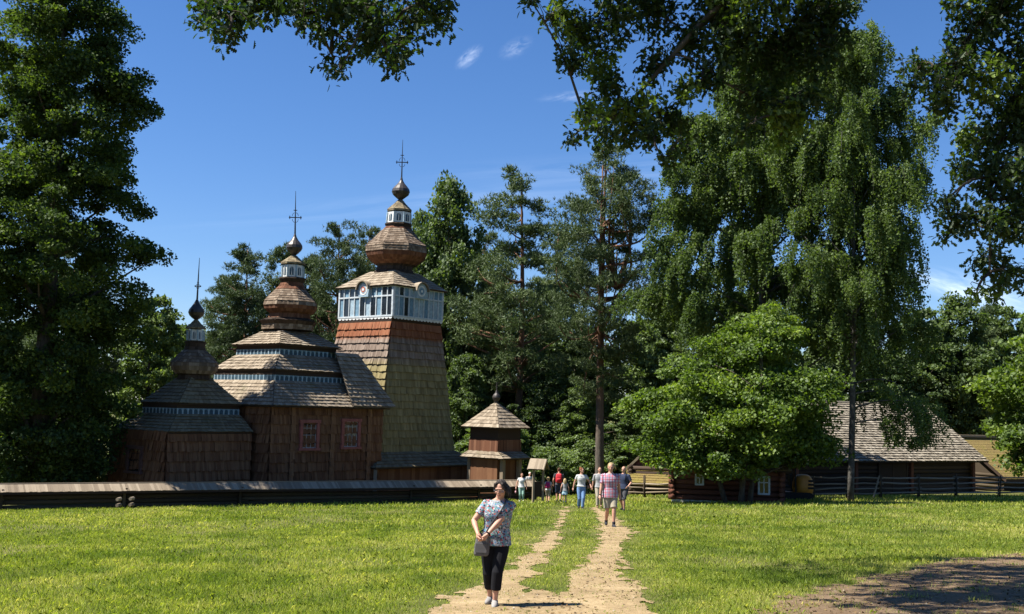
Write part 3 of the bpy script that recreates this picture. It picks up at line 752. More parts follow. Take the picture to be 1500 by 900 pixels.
def broadleaf(seed, H, env, nclus, per, leaf, mat, bark='bark_dark', trunk_r=.3, stems=1, flat=.5, droop=.35, clr=.11, lean=0., trunk_top=.8, shell=2.2, spread=.0, tintb=0.0, nb=34, blobs=None):
    """env: [(z fraction, radius m)]; returns (trunk mesh, crown mesh), base at 0"""
    r = np.random.default_rng(seed); random.seed(seed)
    zf = np.array([e[0] for e in env]); rr = np.array([e[1] for e in env]); rmax = rr.max()
    zs = []; 
    cand = r.random(nclus * 8) * (zf[-1] - zf[0]) + zf[0]; acc = r.random(len(cand)) * rmax * 1.02
    cand = cand[acc < np.interp(cand, zf, rr) + .08 * rmax][:nclus]; nclus = len(cand)
    a = r.random(nclus) * 2 * np.pi; u = r.random(nclus) ** (1 / shell)
    lump = .45 + .98 * fbm(np.cos(a) * 2.2 + 50, cand * 6 + np.sin(a) * 2.2 + seed, seed, 3) 
    R = np.interp(cand, zf, rr) * lump
    C = np.stack([np.cos(a) * R * u + lean * cand * H, np.sin(a) * R * u, cand * H], -1)
    if blobs is not None:      # crown of several rounded masses (x, y, z, rx, rz)
        B_ = np.array(blobs); w_ = B_[:, 3] * B_[:, 4]; bi = r.choice(len(B_), nclus, p=w_ / w_.sum())
        o_ = r.normal(size=(nclus, 3)); o_ = o_ / np.linalg.norm(o_, axis=1, keepdims=True) * (r.random(nclus) ** .42)[:, None]
        C = B_[bi][:, :3] + o_ * np.stack([B_[bi][:, 3], B_[bi][:, 3] * .9, B_[bi][:, 4]], -1); a = np.arctan2(o_[:, 1], o_[:, 0]); rmax = B_[:, 3].max() * 1.3
    cs = clr * rmax * (.65 + .8 * r.random(nclus)) 
    ct = np.clip(.42 + .42 * (r.random(nclus) - .5) + tintb, 0, 1)
    idx = np.repeat(np.arange(nclus), per); n = len(idx)
    o = r.normal(size=(n, 3)); o = o / (np.linalg.norm(o, axis=1, keepdims=True) + 1e-9) * (r.random(n) ** .45)[:, None]
    o[:, 2] *= flat
    out = unit(np.stack([np.cos(a), np.sin(a), np.full(nclus, .1)], -1))[idx]
    o[:, 2] -= .25 * flat * (o * out).sum(1) 
    c = C[idx] + o * (cs[idx] * 1.7)[:, None]
    d = out * .6 + r.normal(size=(n, 3)) * .65; d[:, 2] -= droop
    v = leaf_quads(r, c, d, leaf)
    t = np.clip(ct[idx] + .42 * (r.random(n) - .5), 0, 1)
    crown = mesh_leaves('crown', v, t, M[mat])
    mb = MB(); axis_top = np.array([lean * trunk_top * H, 0, trunk_top * H])
    bases = [np.array([.0, 0, -.3])] if stems == 1 else [np.array([math.cos(k * 2.4) * .28 * stems / 2, math.sin(k * 2.4) * .28, -.3]) for k in range(stems)]
    tops = [axis_top] if stems == 1 else [axis_top + np.array([math.cos(k * 2.4 + .3) * rmax * .45, math.sin(k * 2.4) * rmax * .45, -r.random() * .15 * H]) for k in range(stems)]
    lines = []
    for b, tp in zip(bases, tops):
        ln = curve(b, tp, 0, 9, side=r.normal(size=3) * .02 * H * np.array([1, 1, 0])); lines.append(np.array(ln))
        mb.tube(ln, list(np.linspace(1, .12, 9) ** 1.0 * trunk_r * (1 if stems == 1 else .55)), 9, jit=.18)
    order = r.permutation(nclus)[:nb]
    for k in order:
        ln = lines[r.integers(len(lines))]; zt = max(zf[0] * H * .75, C[k][2] - .55 * np.hypot(*(C[k][:2])) - .02 * H)
        i = int(np.argmin(np.abs(ln[:, 2] - zt))); s0 = ln[i]
        rad_ = trunk_r * .30 * (1 - .7 * i / 9)
        mb.tube(curve(s0, C[k], .06 * np.linalg.norm(C[k] - s0), 6, side=r.normal(size=3) * .04 * np.linalg.norm(C[k] - s0)), list(np.linspace(rad_, .015, 6)), 6, jit=.2)
    return mb.mesh('trunk', M[bark], True), crown

def pine(seed, H, env, nclus=120, per=60, needle=.26, trunk_r=.28, twin=False, clr=.13, nb=60, bark='bark_pine', flat=.40, tintb=0., stubs=8):
    """Scots pine: needle clouds on bare reddish limbs; env = [(z fraction, radius m)]"""
    r = np.random.default_rng(seed); random.seed(seed)
    zf = np.array([e[0] for e in env]); rr = np.array([e[1] for e in env]); rmax = rr.max()
    cand = r.random(nclus * 10) * (zf[-1] - zf[0]) + zf[0]; acc = r.random(len(cand)) * rmax
    cand = cand[acc < np.interp(cand, zf, rr) + .10 * rmax][:nclus]; nclus = len(cand)
    a = r.random(nclus) * 2 * np.pi; u = r.random(nclus) ** .42
    lump = .5 + .9 * fbm(np.cos(a) * 1.8 + 50, cand * 7 + np.sin(a) * 1.8 + seed, seed, 3)
    R = np.interp(cand, zf, rr) * lump * u + .15
    C = np.stack([np.cos(a) * R, np.sin(a) * R, cand * H + .05 * R], -1)
    cs = clr * rmax * (.6 + .8 * r.random(nclus)) * np.clip(.55 + R / rmax, .6, 1.15)
    mb = MB(); wob = r.normal(size=2) * .010 * H
    def ta(t): return np.array([wob[0] * math.sin(3 * t), wob[1] * math.sin(2.4 * t + .4), -.3 + t * (H + .3)])
    l1 = np.array([ta(t) for t in np.linspace(0, .98, 16)]); lines = [l1]
    mb.tube(list(l1), list(trunk_r * (1 - np.linspace(0, 1, 16) ** 1.2 * .86)), 9, jit=.12)
    if twin:
        l2 = np.array([ta(t) + np.array([.055 * H * (t - .36) ** .6 if t > .36 else 0, .012 * H * (t - .36), 0]) for t in np.linspace(.36, .94, 11)]); lines.append(l2)
        mb.tube(list(l2), list(np.linspace(trunk_r * .66, .05, 11)), 8, jit=.12)
        l3 = np.array(curve(ta(.47), ta(.60) + np.array([-.075 * H, .02 * H, 0]), -.02 * H, 7)); lines.append(l3)
        mb.tube(list(l3), list(np.linspace(trunk_r * .42, .05, 7)), 7, jit=.12)
    for k in r.permutation(nclus)[:nb]:
        ln = lines[r.integers(len(lines))]; zt = C[k][2] - .28 * R[k] - .3
        i = int(np.argmin(np.abs(ln[:, 2] - zt) + .25 * np.hypot(ln[:, 0] - C[k][0], ln[:, 1] - C[k][1]))); s0 = ln[i]
        L = np.linalg.norm(C[k] - s0)
        mb.tube(curve(s0, C[k] - [0, 0, .1], -.07 * L, 7, side=r.normal(size=3) * .09 * L), list(np.linspace(.03 + .022 * L, .015, 7)), 6, jit=.25)
    for k in range(stubs):
        t = zf[0] * (.45 + .5 * r.random()); q_ = r.random() * 6.28; L = .4 + 1.4 * r.random()
        mb.tube(curve(ta(t), ta(t) + np.array([math.cos(q_) * L, math.sin(q_) * L, -.05 + .2 * r.random()]), -.05, 4), [.045, .035, .02, .01], 5)
    idx = np.repeat(np.arange(nclus), per); n = len(idx)
    o = r.normal(size=(n, 3)); o = o / np.linalg.norm(o, axis=1, keepdims=True) * (r.random(n) ** .45)[:, None]; o[:, 2] *= flat
    tip = C[idx] + o * (cs[idx] * 1.7)[:, None]; tip += r.normal(size=tip.shape) * .06
    K = 5
    c = np.repeat(tip, K, 0); d = r.normal(size=(len(c), 3)) + np.repeat(o, K, 0) * .5; d[:, 2] += .6; d = unit(d)
    L = (needle * (.7 + .6 * r.random(len(c))))[:, None]; s_ = unit(np.cross(d, r.normal(size=d.shape)))
    v = np.empty((len(c), 3, 3)); w_ = needle * .12
    v[:, 0] = c - s_ * w_; v[:, 1] = c + s_ * w_; v[:, 2] = c + d * L
    t = np.clip(.45 + tintb + .30 * (r.random(nclus)[idx].repeat(K) - .5) + .35 * (r.random(len(c)) - .5), 0, 1)
    return mb.mesh('trunk', M[bark], True), mesh_leaves('crown', v, t, M['lf_pine'])

def birch(seed, H, env, nstr, per, leaf=.13, trunk_r=.26, z0=.22, hang=(1.2, 3.6), low=()):
    r = np.random.default_rng(seed); random.seed(seed)
    zf = np.array([e[0] for e in env]); rr = np.array([e[1] for e in env])
    mb = MB(); wob = r.normal(size=2) * .012 * H
    def ta(t): return np.array([wob[0] * math.sin(3 * t), wob[1] * math.sin(2.2 * t), -.3 + t * (H + .3)])
    mb.tube([ta(t) for t in np.linspace(0, .97, 14)], list(trunk_r * (1 - np.linspace(0, 1, 14) * .93)), 9, jit=.12)
    limbs = []
    nl = 54
    for k in range(nl):
        zt = z0 + (.95 - z0) * (k + r.random()) / nl; a = k * 2.4 + r.normal() * .3
        ze = min(.985, zt + .10 + .07 * r.random()); L = float(np.interp(ze, zf, rr)) * (.75 + .35 * r.random())
        e = ta(ze) * np.array([1, 1, 1]) + np.array([math.cos(a) * L, math.sin(a) * L, 0])
        p = np.array(curve(ta(zt), e, .10 * L, 8, side=r.normal(size=3) * .06 * L)); p[-1][2] -= .06 * L; p[-2][2] -= .015 * L
        mb.tube(list(p), list(np.linspace(.02 + trunk_r * .26 * (1 - zt), .012, 8)), 6, jit=.15); limbs.append(p)
    for (zt, ze, a, L) in low:
        p = np.array(curve(ta(zt), ta(ze) + np.array([math.cos(a) * L, math.sin(a) * L, 0]), .10 * L, 8)); p[-1][2] -= .12 * L
        mb.tube(list(p), list(np.linspace(.06, .010, 8)), 6, jit=.15); limbs.append(p)
    # hanging twigs strung with leaves, gathered in sprays
    G_ = 9; ng_ = nstr // G_; nstr = ng_ * G_
    li = np.repeat(r.integers(0, nl, ng_), G_); tt = np.repeat(.20 + .82 * r.random(ng_) ** .65, G_) + r.normal(size=nstr) * .02
    if low: m_ = ng_ // 30; li[:m_ * G_] = np.repeat(nl + r.integers(0, len(low), m_), G_); tt[:m_ * G_] = np.repeat(.45 + .55 * r.random(m_), G_)
    tt = np.clip(tt, .05, .999)
    LP = np.array(limbs); ii = np.minimum((tt * 7).astype(int), 6); ff = (tt * 7 - ii)[:, None]
    S = LP[li, ii] * (1 - ff) + LP[li, ii + 1] * ff
    S = S + np.repeat(r.normal(size=(ng_, 3)) * np.array([.45, .45, .20]), G_, 0) + r.normal(size=S.shape) * np.array([.20, .20, .10])
    hl = (hang[0] + (hang[1] - hang[0]) * np.repeat(r.random(ng_) ** 1.2, G_)) * (.6 + .6 * r.random(nstr))
    hl = np.minimum(hl, np.maximum(.5, S[:, 2] - .11 * H))
    out = unit(np.stack([S[:, 0], S[:, 1], np.zeros(nstr)], -1) + 1e-6)
    idx = np.repeat(np.arange(nstr), per); n = len(idx); u = r.random(n)
    c = S[idx] + out[idx] * (.35 * np.sin(u * 1.7))[:, None] * np.minimum(1.2, hl[idx])[:, None]
    c[:, 2] += .10 * hl[idx] * np.sin(u * 2.2) - u * hl[idx] 
    c += r.normal(size=c.shape) * np.array([.07, .07, .06])
    d = r.normal(size=(n, 3)) * .7; d[:, 2] -= .9
    v = leaf_quads(r, c, d, leaf, .45, .6)
    st_ = np.repeat(r.random(ng_), G_) * .7 + .3 * r.random(nstr)
    t = np.clip(.42 + .34 * (st_[idx] - .5) + .4 * (r.random(n) - .5), 0, 1)
    for k in range(0, nstr, 9):
        q_ = np.linspace(0, 1, 4)
        pts = [S[k] + out[k] * .35 * math.sin(x * 1.7) * min(1.2, hl[k]) + np.array([0, 0, .1 * hl[k] * math.sin(x * 2.2) - x * hl[k]]) for x in q_]
        mb.tube(pts, [.012, .009, .006, .003], 4, cap=False)
    return mb.mesh('trunk', M['bark_birch'], True), mesh_leaves('crown', v, t, M['lf_birch'])

def plant(name, meshes, pos, label, cat='tree', group=None, rz=0., sc=(1, 1, 1)):
    t = thing(name, label, cat, pos, rz, group); t.scale = sc
    link('trunk', meshes[0], t); link('crown', meshes[1], t); return t
def height_for(pos, top):
    return zrow(pos[0], pos[1], top) - pos[2]
def wpx(px, Y): return px / FPX * Y

# left: great beech in its own shade, with smaller trees under it
Yb = 51.0; pb = at(48, Yb); Hb = height_for(pb, -135)
zq = lambda py: (zrow(pb[0], pb[1], py) - pb[2]) / Hb
env = [(zq(700), wpx(85, Yb)), (zq(640), wpx(112, Yb)), (zq(540), wpx(120, Yb)), (zq(470), wpx(136, Yb)), (zq(380), wpx(152, Yb)), (zq(310), wpx(146, Yb)), (zq(205), wpx(128, Yb)), (zq(110), wpx(126, Yb)), (zq(30), wpx(92, Yb)), (zq(-60), wpx(56, Yb)), (1.0, wpx(18, Yb))]
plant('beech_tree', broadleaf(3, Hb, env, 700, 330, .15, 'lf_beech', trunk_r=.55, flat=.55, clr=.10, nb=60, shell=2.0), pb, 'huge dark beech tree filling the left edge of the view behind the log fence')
# the tall ones along the skyline
P1 = pine(21, 17, [(.10, 1.6), (.3, 3.0), (.55, 3.1), (.78, 2.2), (.93, 1.1), (1, .3)], 250, 60, trunk_r=.2)
P2 = pine(22, 20, [(.34, 1.2), (.46, 3.4), (.66, 4.2), (.84, 3.1), (.95, 1.6), (1, .5)], 150, 64, trunk_r=.26)
P3 = pine(23, 23, [(.26, 1.0), (.36, 2.4), (.44, 3.4), (.56, 4.6), (.72, 4.7), (.86, 3.3), (.95, 1.9), (1, .6)], 250, 66, trunk_r=.36, twin=True, clr=.12, nb=80, flat=.36)
P4 = pine(24, 20, [(.30, 1.4), (.40, 3.7), (.58, 4.1), (.68, 2.8), (.75, 1.4), (.83, 2.1), (.92, 1.5), (1, .4)], 160, 66, trunk_r=.28, clr=.125)
B1 = broadleaf(31, 14, [(.06, 2.2), (.25, 4.0), (.55, 4.3), (.8, 3.2), (.95, 1.6), (1, .6)], 230, 120, .27, 'lf_wood', trunk_r=.28)
B2 = broadleaf(32, 14, [(.02, 2.6), (.2, 3.6), (.5, 3.4), (.75, 2.5), (.92, 1.5), (1, .4)], 220, 120, .25, 'lf_wood', trunk_r=.25, flat=.6)
B3 = broadleaf(33, 16, [(.12, 1.6), (.35, 3.2), (.55, 4.0), (.75, 3.7), (.9, 2.3), (1, .7)], 240, 120, .27, 'lf_wood', trunk_r=.3, flat=.45)
B4 = broadleaf(34, 20, [(.14, 1.8), (.35, 4.2), (.6, 5.0), (.78, 4.2), (.9, 2.6), (1, .7)], 300, 120, .30, 'lf_wood', trunk_r=.38, flat=.8, clr=.10, shell=1.7)
S1 = broadleaf(35, 5, [(.0, 2.0), (.3, 2.6), (.65, 2.2), (1, .6)], 110, 110, .22, 'lf_wood', trunk_r=.12, stems=4, clr=.16)
BASEH = {id(P1): 17, id(P2): 20, id(P3): 23, id(P4): 20, id(B1): 14, id(B2): 14, id(B3): 16, id(B4): 20, id(S1): 5}
BASER = {id(P1): 3.3, id(P2): 4.3, id(P3): 5.2, id(P4): 4.2, id(B1): 4.7, id(B2): 4.0, id(B3): 4.3, id(B4): 5.4, id(S1): 2.8}
LIST = [ # mesh, px, depth, top row, half width px, name, label, group
    (P1, 345, 86, 358, 60, 'pine_tree', 'dark pine left of the nave dome with a thin top against the sky', None),
    (P1, 398, 90, 355, 56, 'pine_tree', 'dark pine directly behind the nave dome, second from the left on the skyline', None),
    (P2, 480, 88, 322, 62, 'pine_tree', 'round topped pine between the nave dome and the bell tower', None),
    (P2, 527, 92, 328, 58, 'pine_tree', 'round topped pine partly hidden by the left edge of the bell tower', None),
    (B4, 645, 86, 268, 78, 'deciduous_tree', 'tall leafy tree rising behind the bell tower dome on its right', None),
    (B3, 612, 94, 300, 50, 'deciduous_tree', 'leafy tree behind the onion of the bell tower', None),
    (P4, 747, 80, 250, 96, 'pine_tree', 'tall pine with a narrow tufted top and bare trunk above the gate tower', None),
    (P3, 880, 69, 216, 100, 'pine_tree', 'tallest pine with two reddish stems standing left of the birches', None),
    (P2, 967, 92, 412, 40, 'pine_tree', 'smaller pine between the tall two stemmed pine and the birch', None),
    (P1, 436, 93, 372, 50, 'pine_tree', 'dark pine between the nave dome and the round topped pine', None),
    (P2, 318, 95, 400, 48, 'pine_tree', 'leftmost pine on the skyline, above the chancel dome', None),
    (P2, 702, 92, 335, 60, 'pine_tree', 'pine filling the gap between the bell tower and the narrow topped pine', None),
    (P1, 810, 96, 335, 62, 'pine_tree', 'slim dark pine between the two tallest pines', None),
    (P1, 88, 62, 330, 70, 'pine_tree', 'pine with a red trunk showing through the shade under the beech', None),
    (B3, 205, 78, 425, 66, 'deciduous_tree', 'leafy tree with sunlit gaps behind the right side of the beech', None),
    (B1, 252, 84, 478, 60, 'deciduous_tree', 'pale green tree behind the small chancel dome on its left', None),
    (P1, 322, 92, 470, 40, 'pine_tree', 'short light green pine between the chancel dome and the nave roofs', None),
    (B2, 104, 55, 455, 42, 'deciduous_tree', 'shaded bushy tree at the left corner of the chancel', None),
    (B1, 25, 66, 470, 90, 'deciduous_tree', 'shaded leafy tree behind the beech at the left edge', None),
    (B2, 95, 60, 545, 75, 'deciduous_tree', 'low dark bushy tree under the beech close to the fence', None),
    (B2, 700, 88, 415, 70, 'deciduous_tree', 'leafy tree between the bell tower and the tall narrow topped pine', None),
    (B1, 680, 78, 520, 55, 'deciduous_tree', 'lower leafy tree just right of the bell tower shaft', None),
    (B3, 770, 90, 455, 75, 'deciduous_tree', 'leafy tree behind the bare pine trunk above the gate tower', None),
    (B1, 800, 78, 545, 60, 'deciduous_tree', 'dark leafy tree right of the gate tower roof', None),
    (B3, 838, 84, 475, 62, 'deciduous_tree', 'grey green leafy tree left of the two stemmed pine', None),
    (B2, 845, 76, 560, 55, 'deciduous_tree', 'pale low leafy tree beside the thick pine trunk, behind the walkers', None),
    (B1, 930, 86, 470, 70, 'deciduous_tree', 'leafy tree right of the two stemmed pine trunk', None),
    (B2, 925, 74, 580, 55, 'deciduous_tree', 'dark low leafy tree above the thatched shed', None),
    (B3, 990, 90, 430, 70, 'deciduous_tree', 'leafy tree half hidden by the left side of the birch', None),
    (B1, 730, 72, 610, 70, 'deciduous_tree', 'dark low leafy tree directly behind the gate tower', None),
    (B2, 600, 96, 400, 80, 'deciduous_tree', 'leafy tree hidden mostly behind the bell tower gallery', None),
    (B1, 450, 98, 430, 90, 'deciduous_tree', 'dark leafy tree behind the nave between the pine trunks', None),
    (B3, 1345, 92, 445, 60, 'deciduous_tree', 'leafy tree just right of the birches above the barn roof', None),
    (B4, 1405, 92, 438, 74, 'deciduous_tree', 'broad pale topped tree above the thatched roof on the right', None),
    (B2, 1390, 97, 500, 62, 'deciduous_tree', 'dark leafy tree between the barn roof and the pale topped tree', None),
    (P1, 1445, 100, 445, 40, 'pine_tree', 'pine tips showing above the trees near the right edge', None),
    (B3, 1478, 100, 440, 62, 'deciduous_tree', 'leafy tree at the right edge behind the thatched house', None),
    (B1, 1310, 90, 520, 70, 'deciduous_tree', 'dark leafy tree behind the barn roof ridge', None),
    (B2, 1440, 98, 560, 60, 'deciduous_tree', 'low dark leafy tree behind the thatched house', None),
    (B1, 1230, 92, 430, 90, 'deciduous_tree', 'leafy tree behind the two birches', None),
    (B1, 1085, 90, 430, 90, 'deciduous_tree', 'leafy tree behind the maple and the left birch', None),
    (B1, 1535, 99, 470, 60, 'deciduous_tree', 'leafy tree cut off by the right edge of the view', None),
    (S1, 20, 56, 620, 60, 'shrub', 'dark shrub behind the fence at the far left', None),
    (S1, 110, 57, 640, 55, 'shrub', 'green shrub behind the fence left of the chancel', None),
    (S1, 800, 70, 655, 48, 'shrub', 'dark shrub right of the gate tower behind the children', None),
    (S1, 860, 72, 645, 50, 'shrub', 'dark shrub behind the thick pine trunk', None),
    (S1, 690, 76, 640, 45, 'shrub', 'dark shrub between the bell tower and the gate tower', None),
]
for i, (ms, px, Yd, top, hw, nm, lab, grp) in enumerate(LIST):
    p = at(px, Yd); H = height_for(p, top); sx = wpx(hw, Yd) / BASER[id(ms)]; sz = H / BASEH[id(ms)]
    plant(nm, ms, p, lab, 'shrub' if nm == 'shrub' else 'tree', 'trees of the wood behind the church' if nm != 'shrub' else 'shrubs at the edge of the wood', i * 2.399, (sx, sx, sz))
# the closed dark wood further back: nobody could count it
r = np.random.default_rng(77); vs, ts = [], []
nC = 900; xw = np.linspace(-95, 95, nC) + r.normal(size=nC) * 1.5
yw = 108 + 10 * r.random(nC) + .0015 * xw ** 2
top_ = 10 + 6 * fbm(xw * .09 + 40, yw * 0, 5, 3); zc = r.random(nC) ** .8 * top_
gzw = gz(xw, yw); C = np.stack([xw, yw, gzw + zc], -1)
idx = np.repeat(np.arange(nC), 75); n = len(idx); o = r.normal(size=(n, 3)) * np.array([1.5, 1.5, .9])
d = r.normal(size=(n, 3)); d[:, 2] -= .3
v = leaf_quads(r, C[idx] + o, d, .5); t = np.clip(.3 + .3 * (r.random(nC)[idx] - .5) + .3 * (r.random(n) - .5), 0, 1)
tag(link('far_wood', mesh_leaves('far_wood', v, t, M['lf_wood'])), 'closed dark green wood far behind the church and the farm buildings', 'wood', kind='stuff')

# birches on the right
Y1, Y2 = 60.0, 55.0
p1 = at(1126, Y1); H1 = height_for(p1, 62); e1_ = lambda py: (zrow(p1[0], p1[1], py) - p1[2]) / H1
p2 = at(1246, Y2); H2 = height_for(p2, 44); e2_ = lambda py: (zrow(p2[0], p2[1], py) - p2[2]) / H2
plant('birch_tree', birch(41, H1, [(e1_(640), wpx(150, Y1)), (e1_(520), wpx(185, Y1)), (e1_(400), wpx(176, Y1)), (e1_(300), wpx(158, Y1)), (e1_(200), wpx(144, Y1)), (e1_(120), wpx(114, Y1)), (1, wpx(44, Y1))], 9500, 44, .125, .34, .22, hang=(.5, 3.0)), p1,
      'wide weeping birch with fine hanging leaves behind the small maple')
plant('birch_tree', birch(42, H2, [(e2_(620), wpx(85, Y2)), (e2_(520), wpx(105, Y2)), (e2_(400), wpx(98, Y2)), (e2_(300), wpx(100, Y2)), (e2_(190), wpx(94, Y2)), (e2_(100), wpx(58, Y2)), (1, wpx(10, Y2))], 5600, 44, .105, .18, .27, hang=(.5, 2.8), low=((.20, .21, -.35, 3.4), (.23, .22, .15, 3.0), (.25, .25, -.8, 2.6), (.17, .165, -.2, 2.9))), p2,
      'tall weeping birch whose dark trunk stands in front of the barn roof')
# bright small maple
Y3 = 51.8; p3 = at(1080, Y3); H3 = height_for(p3, 462); e3_ = lambda py: (zrow(p3[0], p3[1], py) - p3[2]) / H3
mb_ = [((px - 1080) / FPX * Y3, dy, zrow(p3[0], p3[1], py) - p3[2], wpx(rx, Y3), wpx(rz, Y3)) for px, py, rx, rz, dy in
       [(1082, 628, 92, 50, 0), (1000, 632, 66, 44, -.4), (1036, 572, 72, 50, .3), (1120, 548, 70, 54, -.2), (1130, 484, 46, 38, .1), (1160, 626, 56, 52, .5), (950, 606, 34, 28, .2), (1192, 572, 34, 34, -.3), (1046, 676, 74, 22, -.9), (1074, 502, 44, 36, .6), (1100, 600, 60, 60, -1.6), (1186, 640, 46, 40, .3), (984, 664, 54, 24, -.3), (1120, 658, 66, 26, -.5), (1150, 585, 52, 48, -.9)]]
plant('maple_tree', broadleaf(51, H3, [(.2, 3), (1, 1)], 420, 240, .15, 'lf_maple', trunk_r=.26, stems=4, flat=.48, clr=.115, nb=60, blobs=mb_, trunk_top=.62), p3,
      'small bright green maple with several stems in front of the log cottage')
Y4 = 68.0; p4 = at(1540, Y4); H4 = height_for(p4, 462); e4_ = lambda py: (zrow(p4[0], p4[1], py) - p4[2]) / H4
plant('maple_tree', broadleaf(52, H4, [(e4_(690), wpx(50, Y4)), (e4_(650), wpx(76, Y4)), (e4_(570), wpx(90, Y4)), (e4_(500), wpx(58, Y4)), (1, wpx(14, Y4))], 200, 140, .24, 'lf_maple', trunk_r=.2, stems=3, flat=.45, clr=.15, nb=26), p4,
      'bright green leafy tree at the right edge in front of the thatched house')

# ------------------------------------------------------------------ the oak overhead
HALF = [(0, 0), (.04, .12), (.17, .22), (.07, .31), (.27, .43), (.12, .53), (.33, .67), (.16, .77), (.22, .91), (.07, .985), (0, 1.0)]
def oak_leaves(r, c, d, size, nrm):
    n = len(c); d = unit(d); s = unit(np.cross(d, nrm)); k = np.cross(s, d); L = size * (.7 + .55 * r.random(n))
    H_ = len(HALF); V = np.empty((n, 2, H_, 3)); cup = .25 * (r.random(n) - .3)
    for i, (x, y) in enumerate(HALF):
        for j, sg in enumerate((1, -1)):
            V[:, j, i] = c + d * (y * L)[:, None] + s * (sg * x * 1.05 * L)[:, None] - k * ((x * cup + .16 * y * y) * L)[:, None] + k * (.25 * abs(x) * L)[:, None]
    V[:, 1] = V[:, 1, ::-1]
    return V.reshape(n * 2, H_, 3)
oak_root = np.array([8.6, 8.5, float(gz(8.6, 8.5))])
oak = thing('oak_tree', 'overhanging oak boughs with dark lobed leaves along the top and upper right of the view', 'tree', oak_root)
BL = { # masses of foliage: (px, row, radius px), depth, limb way points (px, row, depth)
 'a': (10.0, .074, [(300, 18, 26), (335, 22, 30), (372, 12, 30), (412, 6, 24), (330, 48, 14), (345, 30, 22), (452, 22, 26), (470, 45, 18), (500, 15, 34), (540, 26, 36), (490, 86, 15), (496, 106, 8), (507, 62, 20), (560, 56, 32), (576, 92, 14), (600, 34, 36), (636, 14, 26), (650, 36, 12), (582, 74, 20), (545, 60, 22), (430, 5, 20), (520, -20, 60), (380, -25, 60), (620, -25, 50), (300, -30, 40), (450, -30, 60)],
       [(900, -260, 10.5), (640, -90, 10.2), (520, -20, 10), (400, -10, 10), (300, 8, 9.9)]),
 'b': (14.0, .088, [(775, -4, 14), (820, 20, 26), (850, 50, 34), (880, 90, 28), (840, 85, 24), (900, 30, 36), (890, 125, 24), (860, 165, 22), (905, 160, 30), (880, 190, 22), (935, 185, 24), (915, 205, 14), (960, 200, 20), (975, 235, 14), (985, 180, 28), (950, 150, 26), (960, 90, 26), (1010, 60, 34), (1040, 110, 30), (1080, 60, 46), (1130, 90, 50), (1170, 40, 50), (1200, 80, 36), (1110, 150, 34), (1150, 170, 32), (1180, 145, 26), (1090, 190, 16), (1140, 205, 14), (1210, 20, 36), (1235, 8, 26), (1000, 130, 22), (1050, 10, 50), (960, 20, 34), (1100, -30, 80), (930, -40, 70), (1000, 215, 14), (840, 200, 10), (1230, 55, 16)],
       [(1500, -420, 12), (1250, -160, 13), (1120, -40, 13.6), (1040, 20, 14), (960, 110, 14), (905, 170, 14), (860, 190, 14)]),
 'c': (13.0, .084, [(1345, 100, 24), (1375, 130, 26), (1340, 130, 12), (1400, 95, 30), (1385, 160, 16), (1420, 55, 36), (1460, 20, 40), (1490, 70, 40), (1440, 120, 36), (1420, 200, 26), (1460, 190, 40), (1495, 160, 36), (1410, 245, 22), (1450, 260, 34), (1490, 250, 36), (1385, 295, 16), (1395, 325, 18), (1430, 320, 30), (1475, 330, 36), (1380, 350, 8), (1450, 385, 26), (1490, 400, 26), (1455, 425, 14), (1430, 432, 10), (1400, 5, 18), (1520, 300, 50), (1520, 120, 60), (1490, -30, 70), (1530, 220, 50)],
       [(1900, -320, 10), (1650, -60, 12), (1540, 60, 12.8), (1480, 150, 13), (1450, 260, 13), (1450, 400, 13)]),
}
r = np.random.default_rng(5); random.seed(5)
allv, allt = [], []
limbmb, twigmb = MB(), MB()
fork = np.array([8.2, 8.8, 7.0])
limbmb.tube([oak_root - [0, 0, .4], oak_root + [0, 0, 1.5], oak_root + [-.2, .1, 3.4], fork], [.55, .42, .38, .33], 12, jit=.1)
def rosettes(C, leaf, per, tb):
    idx = np.repeat(np.arange(len(C)), per); n = len(idx)
    d = r.normal(size=(n, 3)); d[:, 2] -= .45; d = unit(d)
    nrm = r.normal(size=(n, 3)) * .6; nrm[:, 2] += 1
    c = C[idx] + d * .02 + r.normal(size=(n, 3)) * .045
    allv.append(oak_leaves(r, c, d, leaf, nrm)); allt.append(np.repeat(np.clip(.40 + tb + .35 * (r.random(len(C))[idx] - .5) + .35 * (r.random(n) - .5), 0, 1), 2))
